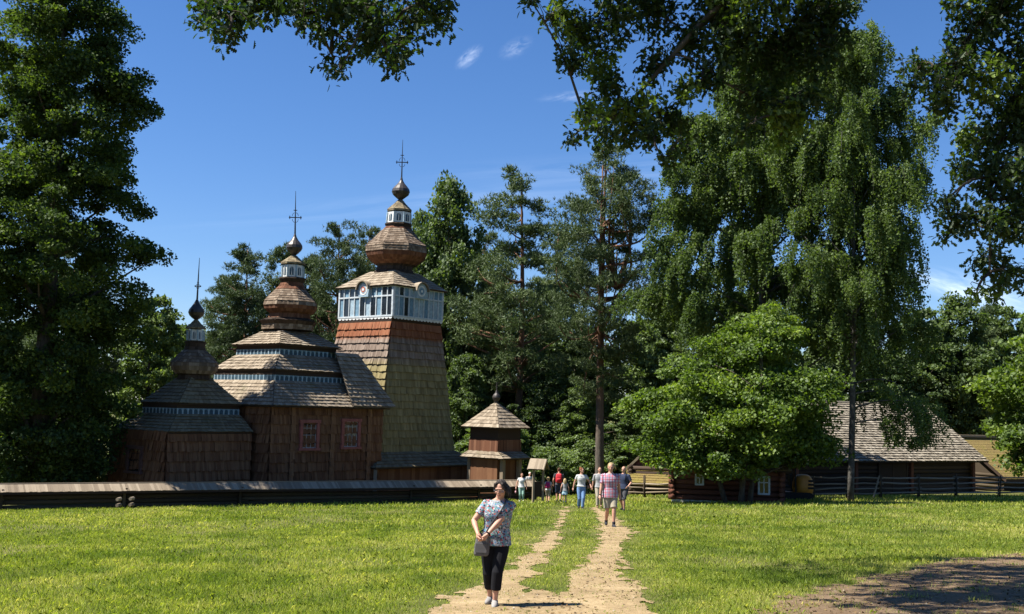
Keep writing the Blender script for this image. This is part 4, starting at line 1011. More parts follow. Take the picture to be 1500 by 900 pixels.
for key, (Yd, leaf, blobs, way) in BL.items():
    wp = [P(*w_) for w_ in way]
    pts = [fork] + wp
    # smooth limb
    pp = np.array(pts); tt = np.linspace(0, 1, len(pp)); fine = np.linspace(0, 1, 40)
    sm = np.stack([np.interp(fine, tt, pp[:, k]) for k in range(3)], -1)
    for _ in range(3): sm[1:-1] = (sm[:-2] + sm[1:-1] * 2 + sm[2:]) / 4
    limbmb.tube(list(sm), list(.15 * (1 - np.linspace(0, 1, 40)) ** 1.7 + .012), 8, jit=.12)
    nodes = list(sm[12:])
    for (bx, by, br) in blobs:
        cc = P(bx, by, Yd + r.normal() * .35); R_ = br / FPX * Yd
        nn = max(5, int(780 * R_ * R_ + 3))
        o = r.normal(size=(nn, 3)); o = o / np.linalg.norm(o, axis=1, keepdims=True) * (r.random(nn) ** .45)[:, None] * R_
        o[:, 1] *= 1.5
        C = cc + o
        rosettes(C, leaf, 7, -.12 if key == 'a' else .34 if r.random() < .28 else -.04)  # tint paints sunlit clumps bright and the first mass as a dark silhouette
        nd = np.array(nodes); j = int(np.argmin(np.linalg.norm(nd - cc, axis=1)))
        br_ = curve(nd[j], cc, .05, 6, side=r.normal(size=3) * .05)
        twigmb.tube(br_, list(np.linspace(.022, .008, 6)), 5)
        nodes += br_[2:]
        for k in range(0, nn, 3):
            s0 = br_[r.integers(2, 6)]
            twigmb.tube(curve(s0, C[k], .02, 4, side=r.normal(size=3) * .03), [.006, .005, .004, .003], 4, cap=False)
# the rest of the crown above the view: it shades the lower right corner of the meadow
nU = 3000
U = np.stack([-2.3 + 9.0 * r.random(nU), 11.8 + 8.0 * r.random(nU), 8.7 + 4.0 * r.random(nU)], -1)
ok_ = np.array([proj(u)[1] < -35 for u in U]) & (fbm(U[:, 0] * .8, U[:, 1] * .8, 3, 2) > .40)
rosettes(U[ok_], .15, 12, 0)
for k, u in enumerate(U[ok_][::90]): limbmb.tube(curve(fork, u, .5, 7, side=r.normal(size=3) * .4), list(np.linspace(.12, .012, 7)), 6)
for nm, mb_ in (('trunk', limbmb), ('twig', twigmb)):
    wb(mb_, nm, M['bark_dark'], oak, True)
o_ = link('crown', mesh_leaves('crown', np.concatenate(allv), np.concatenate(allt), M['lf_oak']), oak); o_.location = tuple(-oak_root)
# ------------------------------------------------------------------ farm buildings on the right
UPV = np.array([0, 0, 1.0])
M['stone'] = m_plain('lime_washed_stone', (.42, .40, .35), .9, .3, 4)
M['barn_roof'] = m_shingle('silver_shingle_roof', [(0, (.085, .07, .052)), (.45, (.24, .205, .155)), (1, (.45, .40, .32))], .5)
q = NT('thatch'); o = q.obj(); f = q.noise(q.map(o, (10, 10, 2)), 2.2, 7, .7); g = q.noise(o, 1.2, 6, .65)
c = q.ramp(f, [(.3, (.085, .062, .022)), (.5, (.19, .135, .045)), (.7, (.30, .22, .08))])
c = q.mix(q.rng(g, .48, .66, 0, .8), c, (.20, .17, .035)); c = q.mix(q.rng(q.noise(o, 2.6, 5, .7), .58, .7, 0, .8), c, (.055, .05, .03))
M['thatch'] = q.done(c, .95, q.bump(f, .9, .06))
def frame(a2, ang):
    d = np.array([math.cos(ang), math.sin(ang), 0]); n = np.array([-math.sin(ang), math.cos(ang), 0]); return d, n    # along, away from camera
def log_side(mb, a, b, z0, z1, r=.11, jit=.02):
    k = int(round((z1 - z0) / (r * 1.8)))
    for i in range(k):
        z = z0 + r + i * (z1 - z0 - r) / max(1, k - 1) * .98
        p0 = np.array([a[0], a[1], z + random.uniform(-jit, jit)]); p1 = np.array([b[0], b[1], z + random.uniform(-jit, jit)])
        d = (p1 - p0) / np.linalg.norm(p1 - p0)
        mb.tube([p0 - d * .2, (p0 + p1) / 2, p1 + d * .2], [r, r * .97, r], 8, t=random.random())
def gable_roof(name, root, E0, d, n, L, D, rise, rh, w, lift, mat, thick=.08, label=None):
    """E0 = left front eave corner; slopes towards and away from the camera"""
    mb = MB(); E1 = E0 + d * L; R0 = E0 + n * D + UPV * rise; R1 = E1 + n * D + UPV * rise; B0, B1 = E0 + n * 2 * D, E1 + n * 2 * D
    rows = round(math.hypot(D, rise) / rh)
    shing(mb, E0, E1, R1, R0, rows, w, lift, 0); shing(mb, B1, B0, R0, R1, rows, w, lift, 0)
    tv = UPV * thick
    for a, b in ((E0, E1), (B1, B0)): mb.poly([a - tv, b - tv, b, a], .2, 1)
    for a, b, c_ in ((E0, R0, B0), (B1, R1, E1)):
        mb.poly([a - tv, a, b, b - tv], .4, 1); mb.poly([b - tv, b, c_, c_ - tv], .4, 1)
    mb.poly([E1 - tv, E0 - tv, R0 - tv, R1 - tv], .2, 1); mb.poly([B0 - tv, B1 - tv, R1 - tv, R0 - tv], .2, 1)
    mb.tube([R0 + UPV * .03, R1 + UPV * .03], .07, 6, t=.6)
    return wb(mb, name, [M[mat], M['beam']], root, label=label), (E0, E1, R0, R1, B0, B1)
# barn
d, n = frame(None, rad(29))
E1 = P(1448, 676, 73.0); Lb = 21.0; E0 = E1 - d * Lb; Db = 5.25; zR = zrow(*(E1 + n * Db)[:2], 594); rise = zR - E1[2]
barn = thing('barn', 'long dark log barn with a big silvery shingle roof behind the birch trunk', 'barn', (*E1[:2], float(gz(*E1[:2]))))
gable_roof('roof', barn, E0, d, n, Lb, Db, rise, .26, .15, .07, 'barn_roof')
W0, W1 = E0 + d * .6 + n * .8, E1 - d * .8 + n * .8
mb = MB(); zb = min(float(gz(*W0[:2])), float(gz(*W1[:2]))) - .2
log_side(mb, W0, W1, zb, E1[2] + .1, .14); log_side(mb, W1, W1 + n * 8.9, zb, E1[2] + .1, .14); log_side(mb, W0, W0 + n * 8.9, zb, E1[2] + .1, .14); log_side(mb, W0 + n * 8.9, W1 + n * 8.9, zb, E1[2] + .1, .14)
for e in (W0, W1):
    a, b, c_ = e.copy(), e + n * 8.9, e + n * 4.45; a[2] = b[2] = E1[2]; c_[2] = zR - .35; mb.poly([a, b, c_], .4)
wb(mb, 'log_wall', M['beam'], barn, True)  # shade of the wide eave and birch put into darker timber
for s in (0, .3, .55, .8): mb = MB(); p = W1 - d * (Lb - 1.4) * s - n * .2; mb.box((p[0], p[1], (zb + E1[2]) / 2), d * .11, n * .11, UPV * (E1[2] - zb) / 2, .7); wb(mb, 'post', M['redlog'], barn)
mb = MB(); p = W1 - d * 7.5 - n * .16
mb.box((p[0], p[1], zb + 1.15), d * 1.3, n * .04, UPV * 1.0, .3)
for s in (-1, 0, 1): mb.box((p[0] + d[0] * s * 1.25, p[1] + d[1] * s * 1.25, zb + 1.15) - n * .05, d * .05, n * .02, UPV * 1.0, .6)
wb(mb, 'door', M['beam'], barn)

# log cottage behind the maple
d, n = frame(None, rad(-9))
c0 = G(985, 736); Lc = 5.1
cott = thing('log_cottage', 'low reddish log cottage with white framed windows half hidden by the maple', 'cottage', c0)
z0 = float(c0[2]); c1 = c0 + d * Lc
mb = MB(); zc1 = z0 + 1.8
log_side(mb, c0, c1, z0 + .16, zc1, .125); log_side(mb, c1, c1 + n * 5, z0 + .16, zc1, .125); log_side(mb, c0, c0 + n * 5, z0 + .16, zc1, .125); log_side(mb, c0 + n * 5, c1 + n * 5, z0 + .16, zc1, .125)
wb(mb, 'log_wall', M['redlog'], cott, True)
mb = MB(); mb.box(c0 + d * Lc / 2 + n * 2.5 + UPV * .0, d * (Lc / 2 + .05), n * 2.6, UPV * .15, .5); wb(mb, 'foundation', M['stone'], cott)
gable_roof('roof', cott, c0 - d * .45 - n * .6 + UPV * 1.72, d, n, Lc + .9, 3.1, 2.3, .28, .18, .045, 'roof_dark')
for e in (c0, c1): mb = MB(); mb.poly([e + UPV * 1.75, e + n * 5 + UPV * 1.75, e + n * 2.5 + UPV * 3.6], .4); wb(mb, 'gable', M['beam'], cott)
for x0, x1, y0, y1 in ((1018, 1031, 694, 711), (1110, 1127.5, 697, 725)):
    s0, zt = on_wall(x0, y0, c0[:2], d[:2]); s1, zl = on_wall(x1, y1, c0[:2], d[:2])
    ctr = c0 + d * (s0 + s1) / 2; zc = (zt + zl) / 2; hw = (s1 - s0) / 2; hh = (zt - zl) / 2; Cn = np.array([ctr[0], ctr[1], zc]) - n * .16
    f = MB()
    for s in (-1, 1): f.box(Cn + d * s * (hw - .04), d * .045, n * .05, UPV * hh)
    for s in (-1, 1): f.box(Cn + UPV * s * (hh - .04) - n * .003, d * (hw - .04), n * .05, UPV * .045)
    f.box(Cn - n * .001, d * .025, n * .04, UPV * hh * .96); f.box(Cn + UPV * hh * .3 - n * .002, d * hw * .96, n * .04, UPV * .025)
    w = wb(f, 'window', M['pale_paint'], cott); g = MB(); g.box(Cn + n * .02, d * hw * .98, n * .02, UPV * hh * .98); wb(g, 'pane', M['glass'], w)

# shed with a thatched skirt roof
d, n = frame(None, rad(-12))
s0 = at(921, 66, 715); Ls = 5.4; S = lambda a, b, z: s0 + d * a + n * b + UPV * z
zt = zrow(*S(0, 1.6, 0)[:2], 682) - s0[2]; ze = zrow(*S(0, 0, 0)[:2], 707) - s0[2]
shed = thing('thatched_shed', 'small dark shed with a mossy thatched skirt roof left of the maple', 'shed', s0)
mb = MB(); shing(mb, S(-.25, 0, ze), S(Ls, 0, ze), S(Ls, 1.7, zt), S(-.25, 1.7, zt), 7, .08, .03, 0)
mb.poly([S(-.25, 0, ze - .12), S(Ls, 0, ze - .12), S(Ls, 0, ze), S(-.25, 0, ze)], .3, 0); mb.poly([S(-.25, 1.7, zt), S(-.25, 1.7, zt - .2), S(-.25, 0, ze - .12), S(-.25, 0, ze)], .3, 0)
mb.poly([S(-.25, 0, ze - .12), S(-.25, 1.7, zt - .2), S(Ls, 1.7, zt - .2), S(Ls, 0, ze - .12)], .2, 1)
wb(mb, 'skirt_roof', [M['thatch'], M['beam']], shed)
mb = MB(); A_, B_, C_ = S(-.1, 1.72, zt - .1), S(Ls, 1.72, zt - .1), S(Ls / 2, 1.72, zt + 2.6); shing(mb, A_, B_, C_ + d * .05, C_ - d * .05, 2, .2, .02)
wb(mb, 'gable', M['redlog'], shed)
mb = MB()
for e, sg in ((-.35, -1), (Ls + .25, 1)):
    q0, q1 = S(e, 1.55, zt - .25), S(Ls / 2, 1.55, zt + 2.75); b0, b1 = q0 + n * 6, q1 + n * 6
    if sg < 0: shing(mb, b0, q0, q1, b1, 9, .2, .04)
    else: shing(mb, q0, b0, b1, q1, 9, .2, .04)
    mb.bar(q0 - n * .02, q1 - n * .02, .05, .14, up=UPV, t=.9)
wb(mb, 'roof', M['roof_dark'], shed)
mb = MB(); log_side(mb, S(0, 1.0, 0), S(Ls, 1.0, 0), s0[2] - .1, s0[2] + zt - .1, .13)
for a_ in (0, Ls): log_side(mb, S(a_, 1.0, 0), S(a_, 6.4, 0), s0[2] - .1, s0[2] + zt, .13)
wb(mb, 'log_wall', M['beam'], shed, True)

# thatched house at the right
d, n = frame(None, rad(27))
r0 = P(1404, 640, 80.0); Dh = 4.0; e0 = r0 - n * Dh; ze = zrow(*e0[:2], 702); Lh = 13
house = thing('thatched_house', 'small house with a golden mossy thatched roof at the right edge beyond the barn', 'house', (*e0[:2], float(gz(*e0[:2]))))
E0h = np.array([e0[0], e0[1], ze]); gable_roof('roof', house, E0h, d, n, Lh, Dh, r0[2] - ze, .30, .09, .016, 'thatch', .25)
mb = MB(); mb.bar(r0 - d * .1 + UPV * .06, r0 + d * Lh + UPV * .06, .5, .16, t=.7); wb(mb, 'ridge_board', M['grey_wood'], house)
mb = MB(); a0, a1 = E0h + d * .4 + n * .7, E0h + d * (Lh - .4) + n * .7; zb = float(gz(*a1[:2])) - .3
for p0, p1 in ((a0, a1), (a0, a0 + n * 6.6), (a1, a1 + n * 6.6), (a0 + n * 6.6, a1 + n * 6.6)): log_side(mb, p0, p1, zb, ze + .2, .13)
for e in (a0, a1): mb.poly([(e[0], e[1], ze), (*(e + n * 6.6)[:2], ze), (*(e + n * 3.3)[:2], r0[2] - .4)], .4)
wb(mb, 'log_wall', M['log'], house, True)

# rail fences
def rail_fence(name, label, pts, heights, post_step, lean=.1):
    P_ = [G(*p) for p in pts]; t = thing(name, label, 'fence', P_[0])
    for a, b in zip(P_[:-1], P_[1:]):
        L = np.linalg.norm(b - a); k = max(1, round(L / post_step)); d_ = (b - a) / L; nn = np.cross(d_, UPV)
        for i in range(k + 1):
            p = L3(a, b, i / k); ln = d_ * random.uniform(-lean, lean)
            for s in (-1, 1): posts = MB(); posts.tube([p + nn * .07 * s - UPV * .2, p + nn * .07 * s + ln + UPV * random.uniform(1.12, 1.3)], [.045, .035], 6, t=random.random()); wb(posts, 'post', M['log'], t, True)
        for h in heights:
            for i in range(k):
                e0, e1 = L3(a, b, (i - .06) / k), L3(a, b, (i + 1.08) / k)
                rails = MB(); rails.tube([e0 + UPV * (h + random.uniform(-.06, .06)), L3(e0, e1, .5) + UPV * (h + random.uniform(-.05, .03)) + nn * random.uniform(-.02, .02), e1 + UPV * (h + random.uniform(-.06, .06))], [.05, .047, .038], 6, t=.25 + .75 * random.random()); wb(rails, 'rail', M['grey_wood'], t, True)
    return t
rail_fence('rail_fence', 'weathered pole rail fence in front of the long barn', [(1192, 731), (1290, 730), (1400, 729), (1525, 728)], (.26, .52, .80, 1.10), 2.6)
rail_fence('rail_fence', 'short pole rail fence in front of the thatched shed', [(906, 728), (984, 729.5)], (.28, .52, .74), 2.0, .04)
# leaning pole against the long fence
mb = MB(); a = G(1279, 730.5); b = P(1288, 697, a[1] + .25); mb.tube([a, b], [.05, .035], 6, t=.9)
o_ = mb.build('pole', M['grey_wood']); tag(o_, 'single pole leaning against the rail fence near the birch trunk', 'pole')

# roofed notice post at the end of the log fence
ng = G(788, 737); nt_ = thing('roofed_notice_post', 'wooden two post notice shelter with a small board roof at the fence end', 'shelter', ng)
sc_ = ng[1] / FPX
d, n = frame(None, rad(24))
mb = MB(); gpt = ng
hE = (737 - 688) * sc_; hR = (737 - 673.5) * sc_
pA, pB = gpt - d * .26, gpt + d * .24 
for p in (pA, pB): mb = MB(); mb.box(p + UPV * (hE / 2 + .02), d * .045, n * .05, UPV * (hE / 2 + .06), .55); wb(mb, 'post', M['grey_wood'], nt_)
mb = MB(); mb.bar(pA - d * .1 + UPV * (hE - .02), pB + d * .1 + UPV * (hE - .02), .07, .09, t=.5); wb(mb, 'beam', M['grey_wood'], nt_)
mb = MB(); mb.box(gpt + UPV * hE * .40 + n * .06, d * .22, n * .02, UPV * hE * .22, .3); wb(mb, 'board', M['beam'], nt_)
rd = np.array([math.cos(rad(-20)), math.sin(rad(-20)), 0]); rn = np.array([-rd[1], rd[0], 0])
mb = MB(); e0 = gpt - rd * .42 - rn * .42 + UPV * (hE + .0); R0 = gpt - rd * .42 + UPV * hR
L_ = rd * .80
shing(mb, e0, e0 + L_, R0 + L_, R0, 1, .11, .015, tb=.2, tv=.8); b0 = gpt - rd * .42 + rn * .42 + UPV * hE; shing(mb, b0 + L_, b0, R0, R0 + L_, 1, .11, .015)
for a, b in ((e0, R0), (b0, R0)):
    for k in (0, 1): mb.bar(a + L_ * k - UPV * .04, b + L_ * k - UPV * .04, .04, .05, t=.6, m=0)
mb.poly([e0 - UPV * .02, R0 - UPV * .03, R0 + L_ - UPV * .03, e0 + L_ - UPV * .02], .1, 1)
wb(mb, 'roof', [M['grey_wood'], M['beam']], nt_)

# mini excavator parked beside the cottage
M['yellow'] = m_plain('ochre_machine_paint', (.46, .20, .025), .45, .15, 3, .4)
M['rubber'] = m_plain('black_rubber', (.02, .02, .02), .8, .3, 9)
ex = G(1172, 732); s_ = ex[1] / FPX; X = np.array([1., 0, 0]); Yv = np.array([0, 1., 0])
exc = thing('mini_excavator', 'ochre yellow mini excavator with a rounded rear hood parked in the shade by the cottage', 'excavator', ex)
mb = MB(); hood = []
cxh = ex + X * (4 * s_)
for k, (zz, rx, ry) in enumerate([(8, 11, .42), (10, 13, .50), (16, 14, .54), (24, 13.6, .53), (30, 12, .48), (34, 9.5, .40), (36, 6, .28)]):
    hood.append((cxh[0], cxh[1], cxh[2] + zz * s_, rx * s_, ry))
mb.rings(hood, 24, pw=3.2); wb(mb, 'engine_hood', M['yellow'], exc, True)
mb = MB()
for k in range(3): mb.box(cxh + X * (7.5 * s_) - Yv * (.50 - .012 * k * k) + UPV * ((17.5 + 5 * k) * s_), X * (4.2 - .4 * k) * s_, Yv * .06, UPV * 1.45 * s_)
wb(mb, 'grille', M['rubber'], exc)
mb = MB(); cc = ex - X * (20 * s_)
for sx in (-1, 1):
    for sy in (-1, 1): mb.bar(cc + X * sx * 11 * s_ + Yv * sy * .4 + UPV * 9 * s_, cc + X * sx * 10 * s_ + Yv * sy * .38 + UPV * 46 * s_, .06, .06, up=X)
mb.box(cc + UPV * 47 * s_, X * 12 * s_, Yv * .46, UPV * .04); wb(mb, 'cab_frame', M['rubber'], exc)
mb = MB(); mb.box(cc + UPV * 9 * s_ + X * 6 * s_, X * 20 * s_, Yv * .5, UPV * 1.8 * s_); wb(mb, 'platform', M['yellow'], exc)
mb = MB(); mb.box(cc + UPV * 18 * s_, X * .2, Yv * .22, UPV * .06); mb.box(cc + UPV * 27 * s_ + X * .2, X * .05, Yv * .22, UPV * .3); wb(mb, 'seat', M['rubber'], exc)
for sy in (-1, 1):
    mb = MB(); pts = []
    for k in range(20):
        q_ = 2 * math.pi * k / 20; pts.append(np.array([(.62 if math.cos(q_) > 0 else -.62) + .2 * math.cos(q_), 0, .2 + .2 * math.sin(q_)]))
    c_ = ex - X * 8 * s_ + Yv * sy * .5
    for k in range(20):
        a, b = c_ + pts[k], c_ + pts[(k + 1) % 20]; mb.poly([a - Yv * .13, b - Yv * .13, b + Yv * .13, a + Yv * .13], .5)
    mb.poly([c_ + p - Yv * .13 for p in pts][::-1], .5); mb.poly([c_ + p + Yv * .13 for p in pts], .5); wb(mb, 'track', M['rubber'], exc)
mb = MB(); b0 = cc - X * 12 * s_ + UPV * 12 * s_; mb.bar(b0, b0 - X * .7 + UPV * .75, .14, .18, up=Yv); mb.bar(b0 - X * .7 + UPV * .75, b0 - X * 1.2 + UPV * .1, .12, .14, up=Yv); wb(mb, 'boom', M['yellow'], exc)
# ------------------------------------------------------------------ people
def fabric(name, col, var=.18, scale=9): return m_plain(name, col, .9, var, scale, .1)
q = NT('skin'); t = q.attr()
c = q.ramp(t, [(0, (.50, .275, .19)), (.3, (.50, .275, .19)), (.35, (.36, .12, .10)), (.6, (.36, .12, .10)), (.7, (.03, .02, .018))], 'CONSTANT')
c = q.mix(q.rng(q.noise(q.obj(), 14, 3), .3, .7), c, q.mix(1., c, (.86, .80, .78), 'MULTIPLY'))
M['skin'] = q.done(c, .55, None, .35)
def hair_mat(name, a, b):
    q = NT(name); f = q.noise(q.map(q.obj(), (30, 30, 5)), 2.0, 5, .6, .8); return q.done(q.mix(q.rng(f, .35, .65), a, b), .75, q.bump(f, 1., .02), .15)
M['hair_grey'] = hair_mat('grey_brown_hair', (.012, .009, .008), (.075, .062, .055)); M['hair_brown'] = hair_mat('brown_hair', (.035, .018, .010), (.12, .065, .035))
M['hair_blond'] = hair_mat('blond_hair', (.25, .17, .08), (.50, .38, .20)); M['hair_white'] = hair_mat('white_hair', (.45, .42, .38), (.70, .67, .62)); M['hair_red'] = hair_mat('auburn_hair', (.09, .03, .015), (.24, .09, .04))
# printed blouse: leaf shaped blotches of blue, red and dark on white
q = NT('printed_blouse'); o = q.obj()
def vor(scale, seed):
    v = q.n('ShaderNodeTexVoronoi'); v.inputs['Scale'].default_value = scale; m = q.n('ShaderNodeMapping'); q.l(o, m.inputs[0]); m.inputs['Location'].default_value = (seed, seed * 2, 0); m.inputs['Rotation'].default_value = (.4, .7, seed)
    q.l(m.outputs[0], v.inputs['Vector']); return v.outputs['Distance']
c = q.mix(q.rng(q.noise(o, 9, 3), .45, .55), (.30, .31, .33), (.17, .185, .21))
c = q.mix(q.rng(vor(30, 1.3), .40, .34), c, (.10, .20, .34)); c = q.mix(q.rng(vor(26, 4.1), .34, .28), c, (.42, .07, .06)); c = q.mix(q.rng(vor(34, 7.7), .36, .30), c, (.03, .035, .05)); c = q.mix(q.rng(vor(29, 9.2), .30, .25), c, (.08, .30, .28)); c = q.mix(q.rng(vor(23, 2.2), .28, .22), c, (.48, .48, .48))
M['blouse'] = q.done(c, .85, None, .15)
# plaid shirt
q = NT('plaid_shirt'); o = q.obj(); s = q.n('ShaderNodeSeparateXYZ'); q.l(o, s.inputs[0])
def stripe(ch, per, off, wd):
    f = q.math('FRACT', q.math('ADD', q.math('MULTIPLY', s.outputs[ch], 1 / per), off)); return q.rng(q.math('ABSOLUTE', q.math('SUBTRACT', f, .5)), wd, wd * .8)
c = (.60, .52, .56)
c = q.mix(q.math('MULTIPLY', stripe(0, .095, .1, .22), .75), c, (.36, .05, .08)); c = q.mix(q.math('MULTIPLY', stripe(2, .095, .3, .22), .65), c, (.34, .05, .09)); c = q.mix(q.math('MULTIPLY', stripe(0, .095, .6, .09), .8), c, (.04, .05, .16)); c = q.mix(q.math('MULTIPLY', stripe(2, .095, .8, .09), .7), c, (.04, .05, .16))
M['plaid'] = q.done(c, .85, None, .15)
for nm, col in dict(black_cloth=(.012, .012, .014), white_cloth=(.68, .68, .66), grey_cloth=(.30, .30, .30), pale_grey_cloth=(.46, .46, .45), khaki_cloth=(.32, .28, .21), jeans_cloth=(.13, .22, .38), green_cloth=(.22, .36, .30), red_cloth=(.45, .035, .045), magenta_cloth=(.36, .03, .13), navy_cloth=(.035, .045, .08), dark_grey_cloth=(.06, .06, .065), paleblue_cloth=(.35, .50, .56), leather_grey=(.11, .105, .105), shoe_grey=(.25, .235, .22), shoe_dark=(.03, .03, .035), brown_cloth=(.20, .12, .08), pink_cloth=(.55, .30, .33), silver_grey=(.2, .2, .21)).items():
    M[nm] = fabric(nm, col)

def remesh(mb, name, mat, vox, smooth=3, paint=None):
    me = mb.mesh(name, mat); o = bpy.data.objects.new(name + '_src', me); COL.objects.link(o)
    m = o.modifiers.new('r', 'REMESH'); m.mode = 'VOXEL'; m.voxel_size = vox
    if smooth: m2 = o.modifiers.new('s', 'SMOOTH'); m2.iterations = smooth; m2.factor = .5
    dg = bpy.context.evaluated_depsgraph_get(); out = bpy.data.meshes.new_from_object(o.evaluated_get(dg))
    bpy.data.objects.remove(o); bpy.data.meshes.remove(me)
    out.name = name; n = len(out.polygons)
    if 'tint' in out.attributes: out.attributes.remove(out.attributes['tint'])
    a = out.attributes.new('tint', 'FLOAT', 'FACE'); tv = np.zeros(n, np.float32)
    if paint:
        c = np.empty(n * 3, np.float32); out.polygons.foreach_get('center', c); tv = paint(c.reshape(-1, 3)).astype(np.float32)
    a.data.foreach_set('value', tv); out.polygons.foreach_set('use_smooth', np.ones(n, bool))
    if not out.materials: out.materials.append(mat)
    return out
def ik(a, c, l1, l2, hint):
    a, c, hint = (np.asarray(v, float) for v in (a, c, hint)); d = c - a; L = np.linalg.norm(d)
    if L > (l1 + l2) * .999: c = a + d / L * (l1 + l2) * .999; d = c - a; L = np.linalg.norm(d)
    u = d / L; x = (l1 * l1 - l2 * l2 + L * L) / (2 * L); h = math.sqrt(max(0, l1 * l1 - x * x))
    p = hint - u * (hint @ u); p /= np.linalg.norm(p) + 1e-9
    return a + u * x + p * h, c
def capsule(mb, pts, radii, n=12, ell=None):
    pts = [np.asarray(p, float) for p in pts]; radii = list(radii)
    d0 = unit(pts[1] - pts[0]); d1 = unit(pts[-1] - pts[-2])
    P0 = [pts[0] - d0 * radii[0] * k for k in (.98, .7)]; P1 = [pts[-1] + d1 * radii[-1] * k for k in (.7, .98)]
    mb.tube(P0 + pts + P1, [radii[0] * .25, radii[0] * .72] + radii + [radii[-1] * .72, radii[-1] * .25], n, ell=ell)
def smooth_chain(a, b, c, ra, rm, rc, bulge=1.0, n=5):
    """two straight bones with tapering muscle"""
    pts, rs = [], []
    for i in range(n): t = i / n; pts.append(L3(a, b, t)); rs.append((ra + (rm - ra) * t) * (1 + .06 * bulge * math.sin(math.pi * t)))
    for i in range(n + 1): t = i / n; pts.append(L3(b, c, t)); rs.append((rm + (rc - rm) * t) * (1 + .16 * bulge * math.sin(math.pi * min(1, t * 1.5)) * (t < .67)))
    return pts, rs

